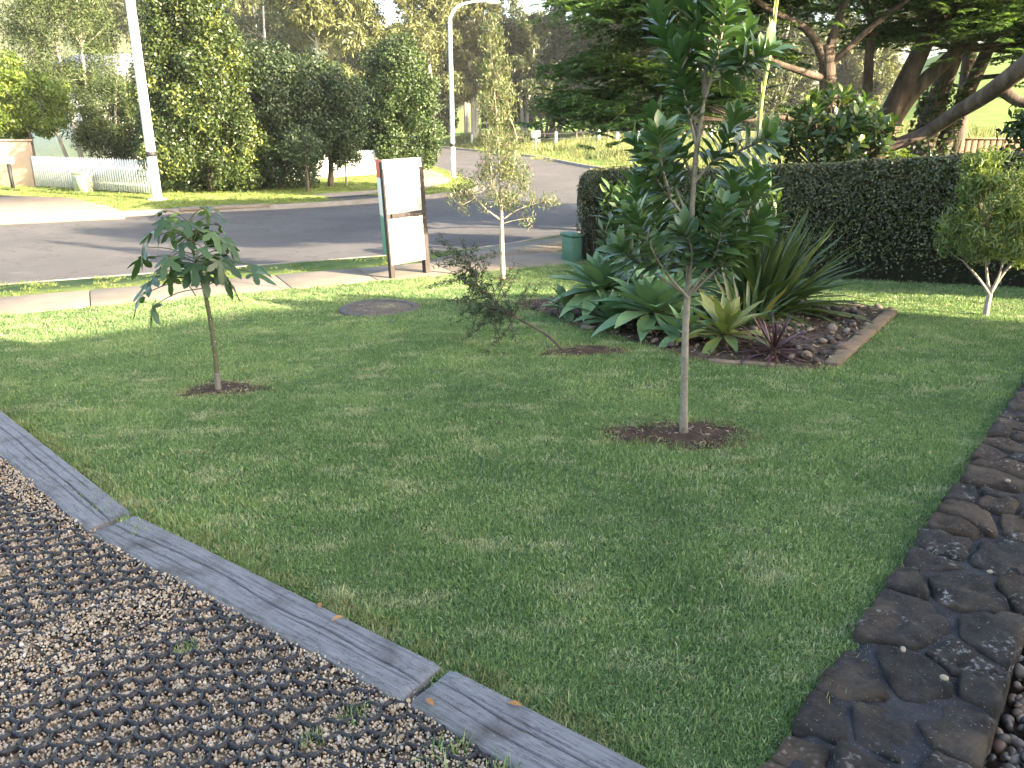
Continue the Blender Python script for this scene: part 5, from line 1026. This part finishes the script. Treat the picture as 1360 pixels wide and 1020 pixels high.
# ------------------------------------------------------------------ the house behind the camera, whose shadow lies on the lawn
hs = thing('brick_house', 'brick house behind the viewer that shades the lawn', 'house', (0,0,0))
MB().box((17.5,-5.2,2.35),(19,9,5.5)).build('wall', M['brick'], hs)
MB().add([(7.4,-.25,5.35),(27.5,-.25,5.35),(27.5,-10.2,5.1),(7.4,-10.2,5.1),(7.4,-.25,5.1),(27.5,-.25,5.1),(27.5,-10.2,5.0),(7.4,-10.2,5.0)], [(0,3,2,1),(4,5,6,7),(0,1,5,4),(1,2,6,5),(2,3,7,6),(3,0,4,7)]).build('roof', M['roof'], hs)
ur = MB(); ur.add([(8.6,-.3,5.13),(14.7,-.3,6.62),(18.6,-.3,6.98),(18.6,-.3,5.13),(8.6,-6,5.13),(14.7,-6,6.62),(18.6,-6,6.98),(18.6,-6,5.13)], [(0,3,2,1),(4,5,6,7),(0,1,5,4),(1,2,6,5),(2,3,7,6),(3,0,4,7)]); ur.build('gable', M['roof'], hs)
for xx in (10.5,14.5,19.5,24): w_ = MB().box((xx,-.69,1.6),(1.8,.06,1.3)).build('window', M['white_paint'], hs); MB().box((xx,-.65,1.6),(1.6,.05,1.1)).build('pane', M['glass'], w_)
tree('garden_tree', 'taller leafy tree behind the viewer shading the hedge', 'tree', (26,-.8,-.1), [(-1.2,0,8.4,1.6,1.2,.8,40),(1.2,0,9.3,1.8,1.4,1.2,60)], [([(0,1.6,-.1),(0,1.2,2),(0,.5,7)],.2,.08)], LM['mid'], M['bark_grey'], (.22,.1), 70, (.5,.85), 12)

# ------------------------------------------------------------------ small litter in the foreground
fl_ = blade_leaf('fallen_leaf', leafmat('dry orange leaf', [(0,(.30,.14,.05)),(1,(.36,.19,.08))], .7, .1, .2, 'object', .2), .045, .02, 5, .25, .5, .5, .1, 3)
for (x0, y0, rz_), lb_ in zip(((-.245,2.03,.6),(-.62,2.50,2.0),(-.72,2.55,.2),(.03,2.03,1.2)), ('dry orange leaf on the nearest sleeper by the joint','small brown leaf on the middle sleeper','brown curled leaf left of another on the middle sleeper','small dry leaf on the lawn edge of the nearest sleeper')):
    o = link(bpy.data.objects.new('fallen_leaf', fl_)); o.location = (x0,y0,.026); o.rotation_euler = (.15,-.1,rz_); tag(o, lb_, 'leaf', 'fallen leaves on the sleepers')
wt = [tuft(60, .05, .02, .06, .004, .7, M['grass'], 'weed') for _ in range(3)]
for k, ((x0, y0, s0), lb_) in enumerate(zip(((-.50,2.03,.9),(-.60,1.93,.8),(-1.16,2.36,.9),(-.20,1.86,1.5),(-.02,1.80,1.2),(-1.95,3.27,.7)), ('small weed tuft in the gravel by the sleeper joint','weed tuft in the honeycomb left of the joint','green weed in the gravel beside the middle sleeper','large grassy weed at the bottom against the nearest sleeper','grass tuft overlapping the nearest sleeper at the bottom edge','little weed at the foot of the left sleeper'))):
    o = link(bpy.data.objects.new('weed_tuft', wt[k % 3])); o.location = (x0,y0,GZ+.006); o.scale = (s0,)*3; tag(o, lb_, 'weed', 'weeds in the gravel')

# ------------------------------------------------------------------ morning haze
hv, hn_, hb_ = new_mat('thin morning haze'); hn_.nodes.remove(hb_)
pv = hn_.nodes.new('ShaderNodeVolumePrincipled'); pv.inputs['Density'].default_value = .00022; pv.inputs['Color'].default_value = (.95,.97,1,1); pv.inputs['Anisotropy'].default_value = .0
hn_.links.new(pv.outputs[0], hn_.nodes['Material Output'].inputs['Volume'])
hz_ = MB().box((0,60,14),(260,300,34)).build('haze', hv); stuff(hz_)
